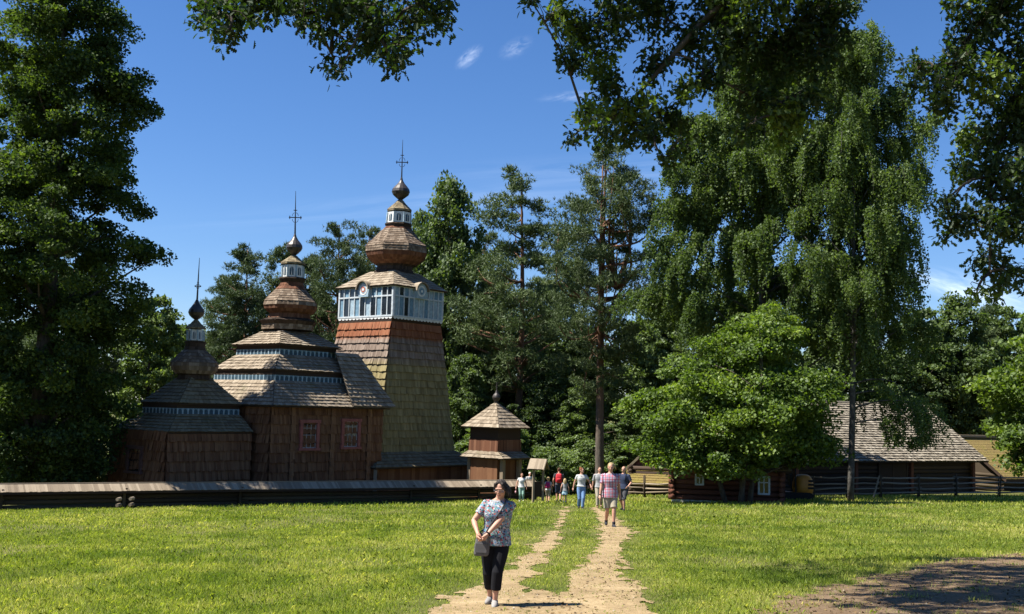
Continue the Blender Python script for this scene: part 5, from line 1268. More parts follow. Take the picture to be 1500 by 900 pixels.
def person(label, pos, yaw, H, feet=((-.055, -.02, 0), (.055, .02, 0)), hands=((-.16, -.02, .47), (.16, -.02, .47)), ehint=((-.3, .6, 0), (.3, .6, 0)), head=(0, -.012, 0), headrot=(0, 0), torso=(0, 0),
           sex='f', stout=1.0, top='grey_cloth', sleeve=.55, bottom='jeans_cloth', leg=1.7, shoe='shoe_dark', hair='hair_brown', style='short', vox=.009, extra=None, skirt=False, tophem=.495, child=False, group='people walking on the meadow path', sock=None):
    root = thing('person', label, 'person', pos, yaw, group)
    S = lambda *v: np.array(v) * H
    hw, sw = (.052, .100 if sex == 'f' else .114)
    tx, ty = torso      # forward/side lean of the shoulders, in heights
    zc = lambda z: np.clip((z - .5) / .33, 0, 1)
    off = lambda z: np.array([tx * zc(z), ty * zc(z), 0])
    k = stout; sd = .96 if child else 1.0
    def trunk(g, z0=.462, z1=.86, mask=None):
        base = [(.462, .080, .062), (.50, .098, .072), (.535, .100, .072), (.575, .091, .066), (.61, .084, .060), (.66, .088, .064), (.71, .095, .069), (.75, .099, .066), (.785, .097, .056), (.81, .088, .046), (.828, .060, .038), (.845, .036, .034), (.875, .031, .033)]
        wid = 1.10 if sex == 'm' else 1.0
        R = []
        for z, rx, ry in base:
            if z < z0 - 1e-6 or z > z1 + 1e-6: continue
            f = wid if .68 < z < .82 else 1.0; kk = k if z < .8 else 1.0
            if k > 1.05 and .52 < z < .72: kk = k * 1.03
            o_ = off(z); R.append((o_[0] * H, o_[1] * H - (.006 * H if .66 < z < .78 and sex == 'f' else 0), z * H * 1.0, rx * f * kk * H + g, ry * kk * H + g))
        return R
    hipz, ankz = .485, .042
    hips = [S(-hw, 0, hipz), S(hw, 0, hipz)]; legs = []
    for i in (0, 1):
        f = feet[i]; ank = S(f[0], f[1], ankz + f[2]); kn, ank = ik(hips[i], ank, .232 * H, .232 * H, (0, -1, 0)); legs.append((hips[i], kn, ank))
    arms = []
    for i, s in ((0, -1), (1, 1)):
        sh = S(s * sw, .004, .795) + off(.8) * H; el, wr = ik(sh, S(*hands[i]), .168 * H, .150 * H, ehint[i]); arms.append((sh, el, wr))
    hc = S(*head) + off(.83) * H + S(0, 0, .928)
    ya, nd = headrot; Rz = np.array(Matrix.Rotation(ya, 3, 'Z') @ Matrix.Rotation(nd, 3, 'X'))
    hs = H * (.135 if not child else .165) / .135 * .97
    hl = lambda x, y, z: hc + Rz @ (np.array([x, y, z]) * hs)
    b = MB()
    b.rings(trunk(0), 18)
    capsule(b, [S(0, .004, .83) + off(.83) * H, hc - S(0, -.006, .03)], [.034 * H, .031 * H])
    # head: skull, jaw, nose, chin, brow, ears
    b.ball(hl(0, .006, .012), np.array([.046, .058, .056]) * hs, 16, 12, tilt=Rz); b.ball(hl(0, -.012, -.022), np.array([.038, .044, .045]) * hs, 14, 10, tilt=Rz)
    b.ball(hl(0, -.040, -.052), np.array([.016, .013, .012]) * hs, 10, 8, tilt=Rz); b.ball(hl(0, -.058, -.012), np.array([.0085, .012, .010]) * hs, 8, 6, tilt=Rz)
    b.tube([hl(0, -.050, .010), hl(0, -.060, -.010)], [.006 * hs, .009 * hs], 8); b.ball(hl(0, -.046, .020), np.array([.032, .010, .007]) * hs, 10, 6, tilt=Rz)
    for s in (-1, 1):
        b.ball(hl(s * .047, .006, -.006), np.array([.006, .014, .019]) * hs, 8, 6, tilt=Rz); b.ball(hl(s * .026, -.040, -.014), np.array([.014, .012, .012]) * hs, 8, 6, tilt=Rz)
    b.ball(hl(0, -.0525, -.034), np.array([.016, .007, .007]) * hs, 8, 6, tilt=Rz)
    for i, (h, kn, an) in enumerate(legs):
        pts, rs = smooth_chain(h, kn, an, .050 * k * H, .031 * H, .0195 * H); capsule(b, pts, rs)
        tdir = np.array([0.1 * (1 if i else -1), -1, 0]); tdir /= np.linalg.norm(tdir); lift = feet[i][2]
        b.tube([an + tdir * (-.03) * H - S(0, 0, .02), an + tdir * .02 * H - S(0, 0, .018), an + tdir * .075 * H - S(0, 0, .028), an + tdir * .10 * H - S(0, 0, .030)], [.016 * H, .020 * H, .016 * H, .009 * H], 10, ell=1.15)
    for i, (s_, el, wr) in enumerate(arms):
        pts, rs = smooth_chain(s_, el, wr, .030 * (1 + (k - 1) * .6) * H, .0225 * H, .0145 * H, .8); capsule(b, pts, rs)
        fd = unit(wr - el); side = np.array([1., 0, 0]) if abs(fd[2]) > .5 else np.array([0, 0, 1.]); side = unit(side - fd * (side @ fd)); nrm = np.cross(fd, side)
        inw = np.array([0, -1., 0]) if abs(fd[2]) > .5 else nrm
        q_ = unit(np.array([0, -.9, 0]) - fd * (fd @ np.array([0, -.9, 0])) + 1e-4)   # knuckle row runs fore-aft
        pal = unit(np.cross(fd, q_)) * (1 if i == 0 else -1)
        if pal[0] * (1 if i == 0 else -1) < 0: pal = -pal
        b.tube([wr, wr + fd * .022 * H, wr + fd * .050 * H], [.013 * H, .020 * H, .019 * H], 10, ell=.62 if False else None)
        for j, (o_, l_) in enumerate(((.0165, .040), (.0055, .046), (-.0055, .043), (-.016, .034))):
            r0_ = wr + fd * .048 * H + q_ * o_ * H; r1_ = r0_ + fd * l_ * .55 * H + pal * .004 * H; r2_ = r1_ + fd * l_ * .40 * H + pal * .016 * H
            b.tube([wr + fd * .02 * H + q_ * o_ * .6 * H, r0_, r1_, r2_], [.0062 * H, .0060 * H, .0055 * H, .0042 * H], 7)
        t0 = wr + fd * .014 * H + q_ * .012 * H; b.tube([t0, t0 + fd * .022 * H + q_ * .017 * H + pal * .006 * H, t0 + fd * .045 * H + q_ * .019 * H + pal * .014 * H], [.0085 * H, .0070 * H, .0050 * H], 7)
    def paint(c):
        t = np.zeros(len(c)); loc = (c - hc) @ Rz / hs
        fr = loc[:, 1] < -.030
        for s in (-1, 1): t[fr & (((loc[:, 0] - s * .019) / .0065) ** 2 + ((loc[:, 2] - .004) / .0034) ** 2 < 1)] = .9
        t[fr & ((loc[:, 0] / .014) ** 2 + ((loc[:, 2] + .034) / .0055) ** 2 < 1)] = .45
        for s in (-1, 1): t[fr & (np.abs(loc[:, 0] - s * .019) < .012) & (np.abs(loc[:, 2] - .0165 ) < .0018)] = .9
        return t
    body = link('body', remesh(b, 'body', M['skin'], vox * .75, 2, paint), root)
    # ---- clothes
    g = .010 + .004 * (H > 1.3)
    sh_ = MB(); tr = trunk(g, .48, .828); tr[0] = (tr[0][0], tr[0][1], tophem * H, tr[0][3] * 1.08 + .008, tr[0][4] * 1.08 + .008)
    sh_.rings(tr, 20)
    for (s_, el, wr) in arms:
        if sleeve > 0:
            e = L3(s_, el, sleeve) if sleeve <= 1 else L3(el, wr, sleeve - 1)
            pts = [s_ - (s_ - off(.8) * H) * np.array([.25, 0, 0]), s_, L3(s_, e, .6) if sleeve <= 1 else el, e]; r_ = .031 * (1 + (k - 1) * .6) * H + g * .9
            sh_.tube(pts, [r_ * .95, r_ * 1.02, r_ * .95, r_ * .90 if sleeve <= 1 else r_ * .7], 12)
        else: sh_.ball(s_ - S(0, 0, .0), .030 * H + g * .6, 10, 8)
    link('shirt', remesh(sh_, 'shirt', M[top], vox, 2), root)
    pn = MB(); pr = trunk(g * .8, .462, .58); pn.rings(pr, 20)
    if skirt:
        c0_ = (hips[0] + hips[1]) / 2; pn.rings([(0, 0, leg * H, .125 * H, .10 * H), (0, 0, .42 * H, .115 * H, .085 * H), (0, 0, .54 * H, .098 * H * k, .074 * H * k)], 20)
    else:
        for (h, kn, an) in legs:
            L_ = leg; pts, rs = [], []
            full = [h + S(0, 0, .01)] + [L3(h, kn, t) for t in (.25, .5, .75, 1)] + [L3(kn, an, t) for t in (.25, .5, .75, 1)]
            rad_ = [.054 * k, .053 * k, .048 * k, .043, .0385, .037, .035, .032, .029]
            pos_ = [0, .25, .5, .75, 1, 1.25, 1.5, 1.75, 2]
            for p_, r_, t_ in zip(full, rad_, pos_):
                if t_ <= L_ + 1e-6: pts.append(p_); rs.append(r_ * H + g * .7)
            if L_ < 1.2: rs[-1] *= 1.12
            i0 = min(7, int(L_ * 4)); f = L_ * 4 - i0; pts.append(L3(full[i0], full[i0 + 1], f) + S(0, 0, -.002)); rs.append(rs[-1] * (1.02 if L_ < 1.2 else .98))
            pn.tube(pts, rs, 14)
    link('skirt' if skirt else 'trousers', remesh(pn, 'trousers', M[bottom], vox, 2), root)
    for i, (h, kn, an) in enumerate(legs):
        f_ = MB(); td = np.array([.1 * (1 if i else -1), -1, 0]); td /= np.linalg.norm(td); lo = np.array([0, 0, -ankz * H])
        f_.tube([an + td * -.045 * H + lo + S(0, 0, .024), an + td * -.03 * H + lo + S(0, 0, .026), an + td * .02 * H + lo + S(0, 0, .027), an + td * .07 * H + lo + S(0, 0, .021), an + td * .105 * H + lo + S(0, 0, .017), an + td * .118 * H + lo + S(0, 0, .015)], [.014 * H, .024 * H, .026 * H, .0235 * H, .018 * H, .008 * H], 12, ell=1.05)
        capsule(f_, [an + lo + S(0, 0, .03), an + S(0, 0, .004)], [.024 * H, .0235 * H + .004])
        if sock: capsule(f_, [an, an + (kn - an) * sock], [.024 * H, .026 * H + .003])
        link('shoe', remesh(f_, 'shoe', M[shoe], max(.006, vox * .8), 2), root)
    # ---- hair
    if style != 'bald':
        hr = MB(); hr.ball(hl(0, .014, .020), np.array([.051, .058, .055]) * hs, 16, 12, tilt=Rz)
        if style == 'bob':
            for a in np.linspace(-.3, math.pi + .3, 13):
                p0 = hl(.042 * math.cos(a), .016 + .046 * math.sin(a), .02); p1 = hl(.053 * math.cos(a) + .010, .016 + .056 * math.sin(a), -.02 + .012 * math.sin(7 * a)); p2 = hl(.050 * math.cos(a) + .022, .020 + .055 * math.sin(a), -.062 + .016 * math.sin(5 * a))
                hr.tube([p0, p1, p2], [.016 * hs, .017 * hs, .009 * hs], 8)
            for a in (-.95, .95): hr.tube([hl(.01, .0, .066), hl(.034 * a, -.036, .056), hl(.050 * a, -.038, .036 if abs(a) < .6 else .0)], [.013 * hs, .011 * hs, .005 * hs], 7)
        elif style == 'pony':
            hr.ball(hl(0, .065, .035), .022 * hs, 10, 8); hr.tube([hl(0, .06, .035), hl(0, .095, .0), hl(.005, .09, -.06)], [.014 * hs, .018 * hs, .006 * hs], 8)
        elif style == 'bun': hr.ball(hl(.0, .045, .066), .026 * hs, 10, 8)
        elif style == 'long':
            for a in np.linspace(.1, math.pi - .1, 9): hr.tube([hl(.045 * math.cos(a), .016 + .05 * math.sin(a), .02), hl(.052 * math.cos(a), .024 + .05 * math.sin(a), -.05), hl(.045 * math.cos(a), .03 + .046 * math.sin(a), -.12)], [.016 * hs, .017 * hs, .008 * hs], 8)
        elif style == 'blown':
            for a in np.linspace(.0, 1.0, 6): hr.tube([hl(.02, .02 + .03 * a, .05), hl(.055, .03 + .03 * a, .02), hl(.085, .04 + .03 * a, -.03 - .02 * a)], [.02 * hs, .016 * hs, .006 * hs], 8)
        link('hair', remesh(hr, 'hair', M[hair], vox * .8, 2), root)
    if extra: extra(root, H, S, arms, legs, off, hl, hs)
    return root
def strap(mb, pts, w=.03, t=.006):
    for a, b in zip(pts[:-1], pts[1:]): mb.bar(np.asarray(a), np.asarray(b) + (np.asarray(b) - np.asarray(a)) * .05, w, t, up=(0, -1, .05))
def backpack(col, size=1.0, strapcol=None, side=1):
    def f(root, H, S, arms, legs, off, hl, hs):
        m = MB(); o = off(.72) * H; R = []
        for z, rx, ry in ((.58, .070, .035), (.60, .082, .050), (.66, .086, .056), (.73, .083, .052), (.79, .072, .040), (.815, .05, .022)): R.append((o[0], o[1] + (.085 + ry * .55) * H * 1.0, (.70 + (z - .70) * size) * H, rx * H * size, ry * H * size))
        m.rings(R, 18, pw=3)
        bp = link('backpack', remesh(m, 'backpack', M[col], .010, 2), root)
        p = MB(); p.rings([(o[0], o[1] + .175 * H, .60 * H, .055 * H, .02 * H), (o[0], o[1] + .18 * H, .67 * H, .058 * H, .022 * H), (o[0], o[1] + .172 * H, .70 * H, .05 * H, .015 * H)], 14, pw=3); link('pocket', p.mesh('pocket', M[col], True), bp)
        s = MB()
        for sg in (-1, 1):
            x = sg * .066 * H; pts = [(x * .8, .07 * H + o[1], .80 * H), (x, .02 * H + o[1], .843 * H), (x * 1.06, -.05 * H + o[1], .80 * H), (x * 1.05, -.083 * H + o[1], .73 * H), (x * 1.2, -.05 * H + o[1], .65 * H), (x * 1.25, .04 * H, .63 * H)]
            s.tube([np.array(q) + np.array([o[0], 0, 0]) for q in pts], .011 * H, 8)
        link('strap', s.mesh('strap', M[strapcol or col], True), bp)
    return f

GRP = None
def stand(px, py): return G(px, py)
# 1. the woman in front, digging in her shoulder bag
def bag1(root, H, S, arms, legs, off, hl, hs):
    m = MB(); c = S(-.085, -.095, .0)
    m.rings([(c[0] - .02, c[1], .395 * H, .050 * H, .018 * H), (c[0] - .015, c[1], .41 * H, .060 * H, .026 * H), (c[0] - .008, c[1], .47 * H, .060 * H, .028 * H), (c[0], c[1], .55 * H, .052 * H, .022 * H), (c[0] + .004, c[1], .575 * H, .046 * H, .012 * H)], 20, pw=4)
    bag = link('shoulder_bag', remesh(m, 'shoulder_bag', M['leather_grey'], .006, 2), root)
    s = MB(); o = off(.8) * H
    pts = [(c[0] + .03, c[1] - .004, .565 * H), S(-.035, -.106, .63), S(.0, -.100, .70) + o * .6, S(.035, -.085, .765) + o, S(.062, -.035, .835) + o, S(.066, .02, .835) + o, S(.03, .075, .76) + o, S(-.04, .09, .66) + o * .5, S(-.09, .06, .60), S(-.115, -.05, .575), (c[0] - .03, c[1] + .004, .57 * H)]
    s.tube([np.array(p) for p in pts], .0085, 8); link('strap', s.mesh('strap', M['dark_grey_cloth'], True), bag)
    p = MB(); p.box((c[0] - .012, c[1] - .047, .46 * H), (.07, 0, 0), (0, .006, 0), (.004, 0, .055)); link('pocket', p.mesh('pocket', M['leather_grey'], False), bag)
    gl = MB()
    for s_ in (-1, 1):
        ring = [hl(s_ * .021 + .017 * math.cos(a), -.060, .003 + .012 * math.sin(a)) for a in np.linspace(0, 2 * math.pi, 11)]; gl.tube(ring, .0016, 5, cap=False)
        gl.tube([hl(s_ * .038, -.058, .006), hl(s_ * .052, .0, .006)], .0016, 5)
    gl.tube([hl(-.005, -.062, .006), hl(.005, -.062, .006)], .0016, 5); link('glasses', gl.mesh('glasses', M['silver_grey'], True), root)
    w = MB(); wr, el = arms[1][2], arms[1][1]; a = L3(el, wr, .90); w.tube([a, L3(el, wr, .97)], [.031, .030], 12); link('watch', w.mesh('watch', M['black_cloth'], True), root)
person('woman in a printed blouse and black cropped trousers looking into her grey shoulder bag', stand(723, 887.5), rad(-8), 1.56,
       feet=((-.042, .085, .006), (.018, -.055, 0)), hands=((-.115, -.165, .575), (-.045, -.175, .565)), ehint=((-.9, .5, -.2), (.9, .35, -.3)), head=(.012, -.030, -.008), headrot=(rad(-12), rad(20)), torso=(.028, -.022),
       stout=1.09, top='blouse', sleeve=.62, bottom='black_cloth', leg=1.58, shoe='shoe_grey', hair='hair_grey', style='bob', vox=.0075, extra=bag1, tophem=.475)
# 2. man in the plaid shirt
def watch(root, H, S, arms, legs, off, hl, hs):
    w = MB(); a = L3(arms[0][1], arms[0][2], .9); w.tube([a, L3(arms[0][1], arms[0][2], .97)], [.034, .033], 10); link('watch', w.mesh('watch', M['black_cloth'], True), root)
person('man in a red and white plaid shirt and khaki shorts walking down the path', stand(893, 772), rad(2), 1.82,
       feet=((-.045, .10, .02), (.05, -.11, 0)), hands=((-.170, -.07, .485), (.165, .08, .485)), head=(.0, -.015, 0), headrot=(rad(-8), rad(8)), sex='m', stout=1.12, top='plaid', sleeve=.75, bottom='khaki_cloth', leg=.86, shoe='shoe_dark', hair='hair_blond', style='blown', vox=.009, extra=watch, tophem=.455, sock=.16)
# 3. woman in jeans
def purse(root, H, S, arms, legs, off, hl, hs):
    m = MB(); m.rings([(.17 * H, -.02, .50 * H, .030 * H, .018 * H), (.17 * H, -.02, .53 * H, .036 * H, .022 * H), (.17 * H, -.02, .57 * H, .032 * H, .018 * H)], 14, pw=3); b = link('handbag', m.mesh('handbag', M['brown_cloth'], True), root)
    s = MB(); s.tube([S(.165, -.01, .57), S(.10, -.06, .70), S(-.02, -.07, .80), S(-.06, .0, .835)], .006, 6); link('strap', s.mesh('strap', M['brown_cloth'], True), b)
person('young woman in a grey t-shirt and blue jeans looking back, hair tied up', stand(851, 746), rad(4), 1.67,
       feet=((-.040, .09, .02), (.025, -.09, .0)), hands=((-.19, .06, .50), (.225, -.08, .55)), headrot=(rad(48), 0), top='pale_grey_cloth', sleeve=.55, bottom='jeans_cloth', leg=1.9, hair='hair_red', style='bun', vox=.010, tophem=.56, extra=purse)
# 4, 5. the two men behind the plaid shirt
person('man in a grey shirt and long trousers behind the plaid shirted one', stand(877.5, 744), rad(0), 1.70, feet=((-.05, -.10, 0), (.05, .10, .02)), hands=((-.17, .07, .49), (.16, -.09, .50)), sex='m', top='grey_cloth', sleeve=.9, bottom='khaki_cloth', leg=1.9, hair='hair_brown', style='short', vox=.011, shoe='brown_cloth')
person('bald man in a grey blue shirt and shorts with a dark backpack', stand(913, 749), rad(-28), 1.72, feet=((-.05, .09, .02), (.05, -.08, 0)), hands=((-.12, -.16, .58), (.15, -.12, .56)), headrot=(rad(-5), rad(14)), sex='m', stout=1.08, top='navy_cloth', sleeve=.7, bottom='dark_grey_cloth', leg=1.02, style='bald', vox=.011, extra=backpack('black_cloth', 1.05))
# 6. family walking away
person('adult with a bright red backpack walking away between two children', stand(818, 735.5), rad(176), 1.66, feet=((-.05, .10, .02), (.05, -.08, 0)), hands=((-.17, .0, .48), (.16, -.05, .50)), sex='m', top='dark_grey_cloth', sleeve=.6, bottom='navy_cloth', leg=.98, hair='hair_brown', style='short', vox=.011, extra=backpack('red_cloth', 1.12, 'dark_grey_cloth'))
person('small child with a magenta backpack walking away beside the notice shelter', stand(802.5, 736.5), rad(170), 1.20, feet=((-.045, .09, .02), (.05, -.06, 0)), hands=((-.16, .0, .48), (.15, -.03, .50)), child=True, top='pale_grey_cloth', sleeve=.5, bottom='khaki_cloth', leg=.9, hair='hair_blond', style='pony', vox=.011, extra=backpack('magenta_cloth', 1.05))
person('small blond child in a grey top and pale blue skirt right of the red backpack', stand(827, 736.5), rad(178), 1.13, feet=((-.045, .03, 0), (.045, -.03, 0)), hands=((-.17, .02, .50), (.17, .02, .50)), child=True, top='grey_cloth', sleeve=0, bottom='paleblue_cloth', leg=.33, skirt=True, hair='hair_blond', style='long', vox=.011, shoe='white_cloth')
# 7. woman in white by the fence end, and someone behind her
def bag7(root, H, S, arms, legs, off, hl, hs):
    m = MB(); c = arms[0][2] + S(-.01, 0, -.16); m.rings([(c[0], c[1], c[2] - .05 * H, .022 * H, .05 * H), (c[0], c[1], c[2] + .03 * H, .02 * H, .045 * H)], 14, pw=3.5); b = link('handbag', m.mesh('handbag', M['pink_cloth'], True), root)
    s = MB(); s.tube([c + S(0, -.03, .03), arms[0][2] + S(0, -.01, -.055), c + S(0, .03, .03)], .005, 6); link('strap', s.mesh('strap', M['pink_cloth'], True), b)
person('woman in white t-shirt and pale green trousers with pink bag', stand(763.5, 735), rad(8), 1.40, feet=((-.05, .03, 0), (.05, -.03, 0)), hands=((-.20, -.02, .50), (.165, -.06, .50)), headrot=(rad(10), 0), top='white_cloth', sleeve=.4, bottom='green_cloth', leg=1.85, hair='hair_brown', style='short', vox=.011, shoe='white_cloth', extra=bag7)
p_ = P(775, 713, 60.5)
person('white haired person just visible behind the woman in white', (p_[0], p_[1], float(gz(p_[0], p_[1]))), rad(20), 1.42, torso=(0, -.05), sex='m', top='pale_grey_cloth', sleeve=.6, bottom='navy_cloth', hair='hair_white', style='short', vox=.012)
# ------------------------------------------------------------------ ground, paths, grass
def pl(pts): return [G(x, y)[:2] for x, y in pts]
RUTS = [ # polyline, half widths
    (pl([(829, 742), (822, 765), (808, 790), (782, 820), (752, 845), (715, 872), (680, 900), (600, 960)]), [.05, .10, .15, .18, .28, .38, .48, .6]),
    (pl([(872, 744), (893, 765), (903, 782), (893, 803), (882, 826), (876, 850), (880, 880), (890, 940)]), [.12, .28, .46, .24, .38, .50, .62, .8]),
    (pl([(800, 868), (798, 885), (795, 905), (790, 960)]), [.1, .5, .8, 1.0]),
]
CLEAR = pl([(1085, 905), (1150, 884), (1210, 868), (1270, 850), (1345, 829), (1420, 818), (1520, 812), (1750, 806)])
def seg_dist(x, y, A, ws):
    best = np.full(x.shape, -9.0)
    for (a, b, w0, w1) in zip(A[:-1], A[1:], ws[:-1], ws[1:]):
        d = b - a; L2 = d @ d; t = np.clip(((x - a[0]) * d[0] + (y - a[1]) * d[1]) / L2, 0, 1)
        r = np.hypot(x - a[0] - t * d[0], y - a[1] - t * d[1]); best = np.maximum(best, (w0 + (w1 - w0) * t) - r)
    return best
def bare_path(x, y):
    x = np.asarray(x, float); y = np.asarray(y, float)
    m = np.full(x.shape, -9.0)
    for A, ws in RUTS: m = np.maximum(m, seg_dist(x, y, A, ws))
    n = fbm(x * 2.2, y * .9, 3, 4) - .5; n2 = fbm(x * 7, y * 3.5, 9, 3) - .5
    return np.clip(m + .55 * n + .42 * n2, -1, 1)
cx_, cy_ = np.array([p[0] for p in CLEAR]), np.array([p[1] for p in CLEAR])
def bare_soil(x, y):
    x = np.asarray(x, float); y = np.asarray(y, float)
    edge = np.interp(x, cx_, cy_, left=-50, right=cy_[-1])
    m = np.where(x > cx_[0] - .4, edge - y, -9.0)
    n = fbm(x * 1.1, y * .7, 23, 4) - .5; n2 = fbm(x * 5, y * 3, 29, 3) - .5
    return np.clip(m + 1.5 * n + .7 * n2, -1, 1)
def soil_mat(name, stops, pebble):
    q = NT(name); o = q.obj()
    f = q.noise(o, 1.3, 8, .65); g = q.noise(o, 14, 6, .7); h = q.noise(o, 60, 3, .6)
    c = q.ramp(q.math('ADD', q.math('MULTIPLY', f, .5), q.math('MULTIPLY', g, .5)), stops)
    c = q.mix(q.rng(h, .62, .7, 0, .75), c, pebble)
    c = q.mix(q.rng(q.noise(o, 9, 5, .75), .60, .68, 0, .6), c, tuple(v * .45 for v in stops[0][1]))
    return q.done(c, .95, q.bump(q.math('ADD', g, q.math('MULTIPLY', h, .4)), .6, .03))
M['dirt'] = soil_mat('dry_dirt', [(.3, (.125, .085, .04)), (.5, (.26, .185, .095)), (.68, (.40, .30, .17))], (.40, .34, .23))
M['soil'] = soil_mat('brown_soil', [(.3, (.085, .05, .024)), (.5, (.135, .09, .05)), (.7, (.20, .14, .085))], (.30, .235, .16))
q = NT('meadow_ground'); o = q.obj()
c = q.ramp(q.math('ADD', q.math('MULTIPLY', q.noise(o, .35, 5, .6), .5), q.math('MULTIPLY', q.noise(o, 6, 6, .7), .5)), [(.3, (.038, .045, .008)), (.5, (.085, .088, .018)), (.7, (.19, .155, .065))])
M['ground'] = q.done(c, .95, q.bump(q.noise(o, 20, 5, .7), .5, .05))

xs = np.concatenate([np.linspace(-900, -75, 12), np.arange(-70, 71, 2.0), np.linspace(75, 900, 12)])
ys = np.concatenate([np.linspace(-300, -45, 6), np.arange(-40, 97, 2.0), np.linspace(100, 1500, 18)])
X, Y = np.meshgrid(xs, ys); Z = gz(X, Y)
V = np.stack([X, Y, Z], -1).reshape(-1, 3); nx = len(xs)
I = np.arange(len(ys) - 1)[:, None] * nx + np.arange(nx - 1)[None]
F = np.stack([I, I + 1, I + nx + 1, I + nx], -1).reshape(-1, 4)
tag(link('ground', np_mesh('ground', V, F, np.zeros(len(F)), M['ground'], True)), kind='structure')

def patch(name, fn, x0, x1, y0, y1, dx, dy, mat, lift=.012):
    xs = np.arange(x0, x1 + dx, dx); ys = [y0]
    while ys[-1] < y1: ys.append(ys[-1] + dy * (ys[-1] / y0) ** 1.3)
    VX, VY = np.meshgrid(xs, np.array(ys)); nx = VX.shape[1]; X, Y = (VX[:-1, :-1] + VX[1:, 1:]) / 2, (VY[:-1, :-1] + VY[1:, 1:]) / 2; keep = fn(X, Y) > 0
    Z = gz(VX, VY) + lift + .02 * (fbm(VX * 3, VY * 3, 5, 3) - .5)
    I = np.arange(X.shape[0])[:, None] * nx + np.arange(X.shape[1])[None]
    F = np.stack([I, I + 1, I + nx + 1, I + nx], -1)[keep]
    V = np.stack([VX, VY, Z], -1).reshape(-1, 3)
    used, inv = np.unique(F.ravel(), return_inverse=True)
    return tag(link(name, np_mesh(name, V[used], inv.reshape(-1, 4), np.zeros(len(F)), mat, True)), kind='structure')
patch('path', bare_path, -3.2, 4.6, 10.5, 47, .028, .045, M['dirt'])
patch('dirt_clearing', bare_soil, 1.8, 15, 9.5, 24, .035, .055, M['soil'])

rg = np.random.default_rng(11)
def fence_y(x):
    fx = np.array([p[0] for p in fp]); fy = np.array([p[1] for p in fp]); return np.interp(x, fx, fy, right=66)
def blades(n, y0, y1, hmin, hmax, wid, seed):
    r = np.random.default_rng(seed)
    y = y0 + (y1 - y0) * r.random(n); hw = .485 * y + 1.2
    x = (r.random(n) * 2 - 1) * hw
    keep = (bare_path(x, y) < .02 + .45 * r.random(n) ** 5) & (bare_soil(x, y) < .02 + .95 * r.random(n) ** 4) & (y < fence_y(x) + .3)
    tuft = (fbm(x * 4.5, y * 2.6, 91, 3) > .56) & (bare_path(x, y) > 0) & (r.random(n) < .5)
    keep |= tuft & (y < 34) & (bare_soil(x, y) < 0)
    keep |= (fbm(x * 3.5, y * 2.2, 97, 3) > .63) & (bare_soil(x, y) > 0) & (r.random(n) < .4)
    dens = fbm(x * .5, y * .35, 41, 4)
    edge = np.clip(1 + bare_path(x, y) / .55, 0, 1) + np.clip(1 + bare_soil(x, y) / .8, 0, 1)
    gap = fbm(x * 3.2, y * 1.9, 151, 3)
    keep &= (r.random(n) < np.clip(.30 + 1.9 * (dens - .3), .22, 1) * (1 - .55 * np.clip(edge, 0, 1)) * np.clip(1.2 - 1.4 * np.clip(gap - .5, 0, 1), .5, 1))
    x, y = x[keep], y[keep]; n = len(x)
    dry = fbm(x * .22, y * .16, 61, 4)
    near_path = np.clip(1.0 + bare_path(x, y) * 1.0, 0, 1)
    dryf = np.clip((dry - .44) * 3.4, 0, 1) * .62 + .22 * np.clip(1 - np.abs(bare_path(x, y) + .3), 0, 1) + .20 * np.clip((x - 2) / 5, 0, 1) * np.clip((26 - y) / 8, 0, 1) + .35 * np.clip(1 - np.abs(bare_soil(x, y)), 0, 1)
    weed = fbm(x * .9, y * .55, 131, 4)
    tint = np.clip(.27 - .35 * np.clip((weed - .56) * 6, 0, 1) + .34 * (fbm(x * 1.6, y * 1.1, 71, 3) - .5) * 2 + .5 * dryf + .75 * (r.random(n) - .5), 0, 1)
    h = (hmin + (hmax - hmin) * r.random(n) ** 2) * (.75 + .5 * fbm(x * .7, y * .5, 81, 3)) * (1 - .45 * near_path)
    a = r.random(n) * 2 * math.pi; le = r.random(n) ** .8 * .95 * h; la = r.random(n) * 2 * math.pi
    w = wid * (.6 + .8 * r.random(n))
    z = gz(x, y) - .005
    bx, by = np.cos(a) * w / 2, np.sin(a) * w / 2
    lx, ly = np.cos(la) * le, np.sin(la) * le
    v = np.empty((n, 5, 3))
    v[:, 0] = np.stack([x - bx, y - by, z], -1); v[:, 1] = np.stack([x + bx, y + by, z], -1)
    v[:, 2] = np.stack([x + bx * .7 + lx * .4, y + by * .7 + ly * .4, z + h * .6], -1)
    v[:, 3] = np.stack([x + lx, y + ly, z + np.sqrt(np.maximum(h * h - le * le * .8, .0002))], -1)
    v[:, 4] = np.stack([x - bx * .7 + lx * .4, y - by * .7 + ly * .4, z + h * .6], -1)
    return v, tint
vs, ts = [], []
for i, (n, y0, y1, h0, h1, w) in enumerate([(520000, 11.5, 19, .02, .10, .0065), (400000, 19, 30, .025, .11, .010), (260000, 30, 46, .03, .13, .018), (90000, 46, 66, .05, .18, .035)]):
    v, t = blades(n, y0, y1, h0, h1, w, 100 + i); vs.append(v); ts.append(t)
v = np.concatenate(vs); t = np.concatenate(ts); n = len(v)
tag(link('grass', np_mesh('grass', v.reshape(-1, 3), np.arange(n * 5).reshape(n, 5), t, M['grass'])), 'long sunlit meadow grass, green and straw coloured, on both sides of the dirt path', 'grass', kind='stuff')

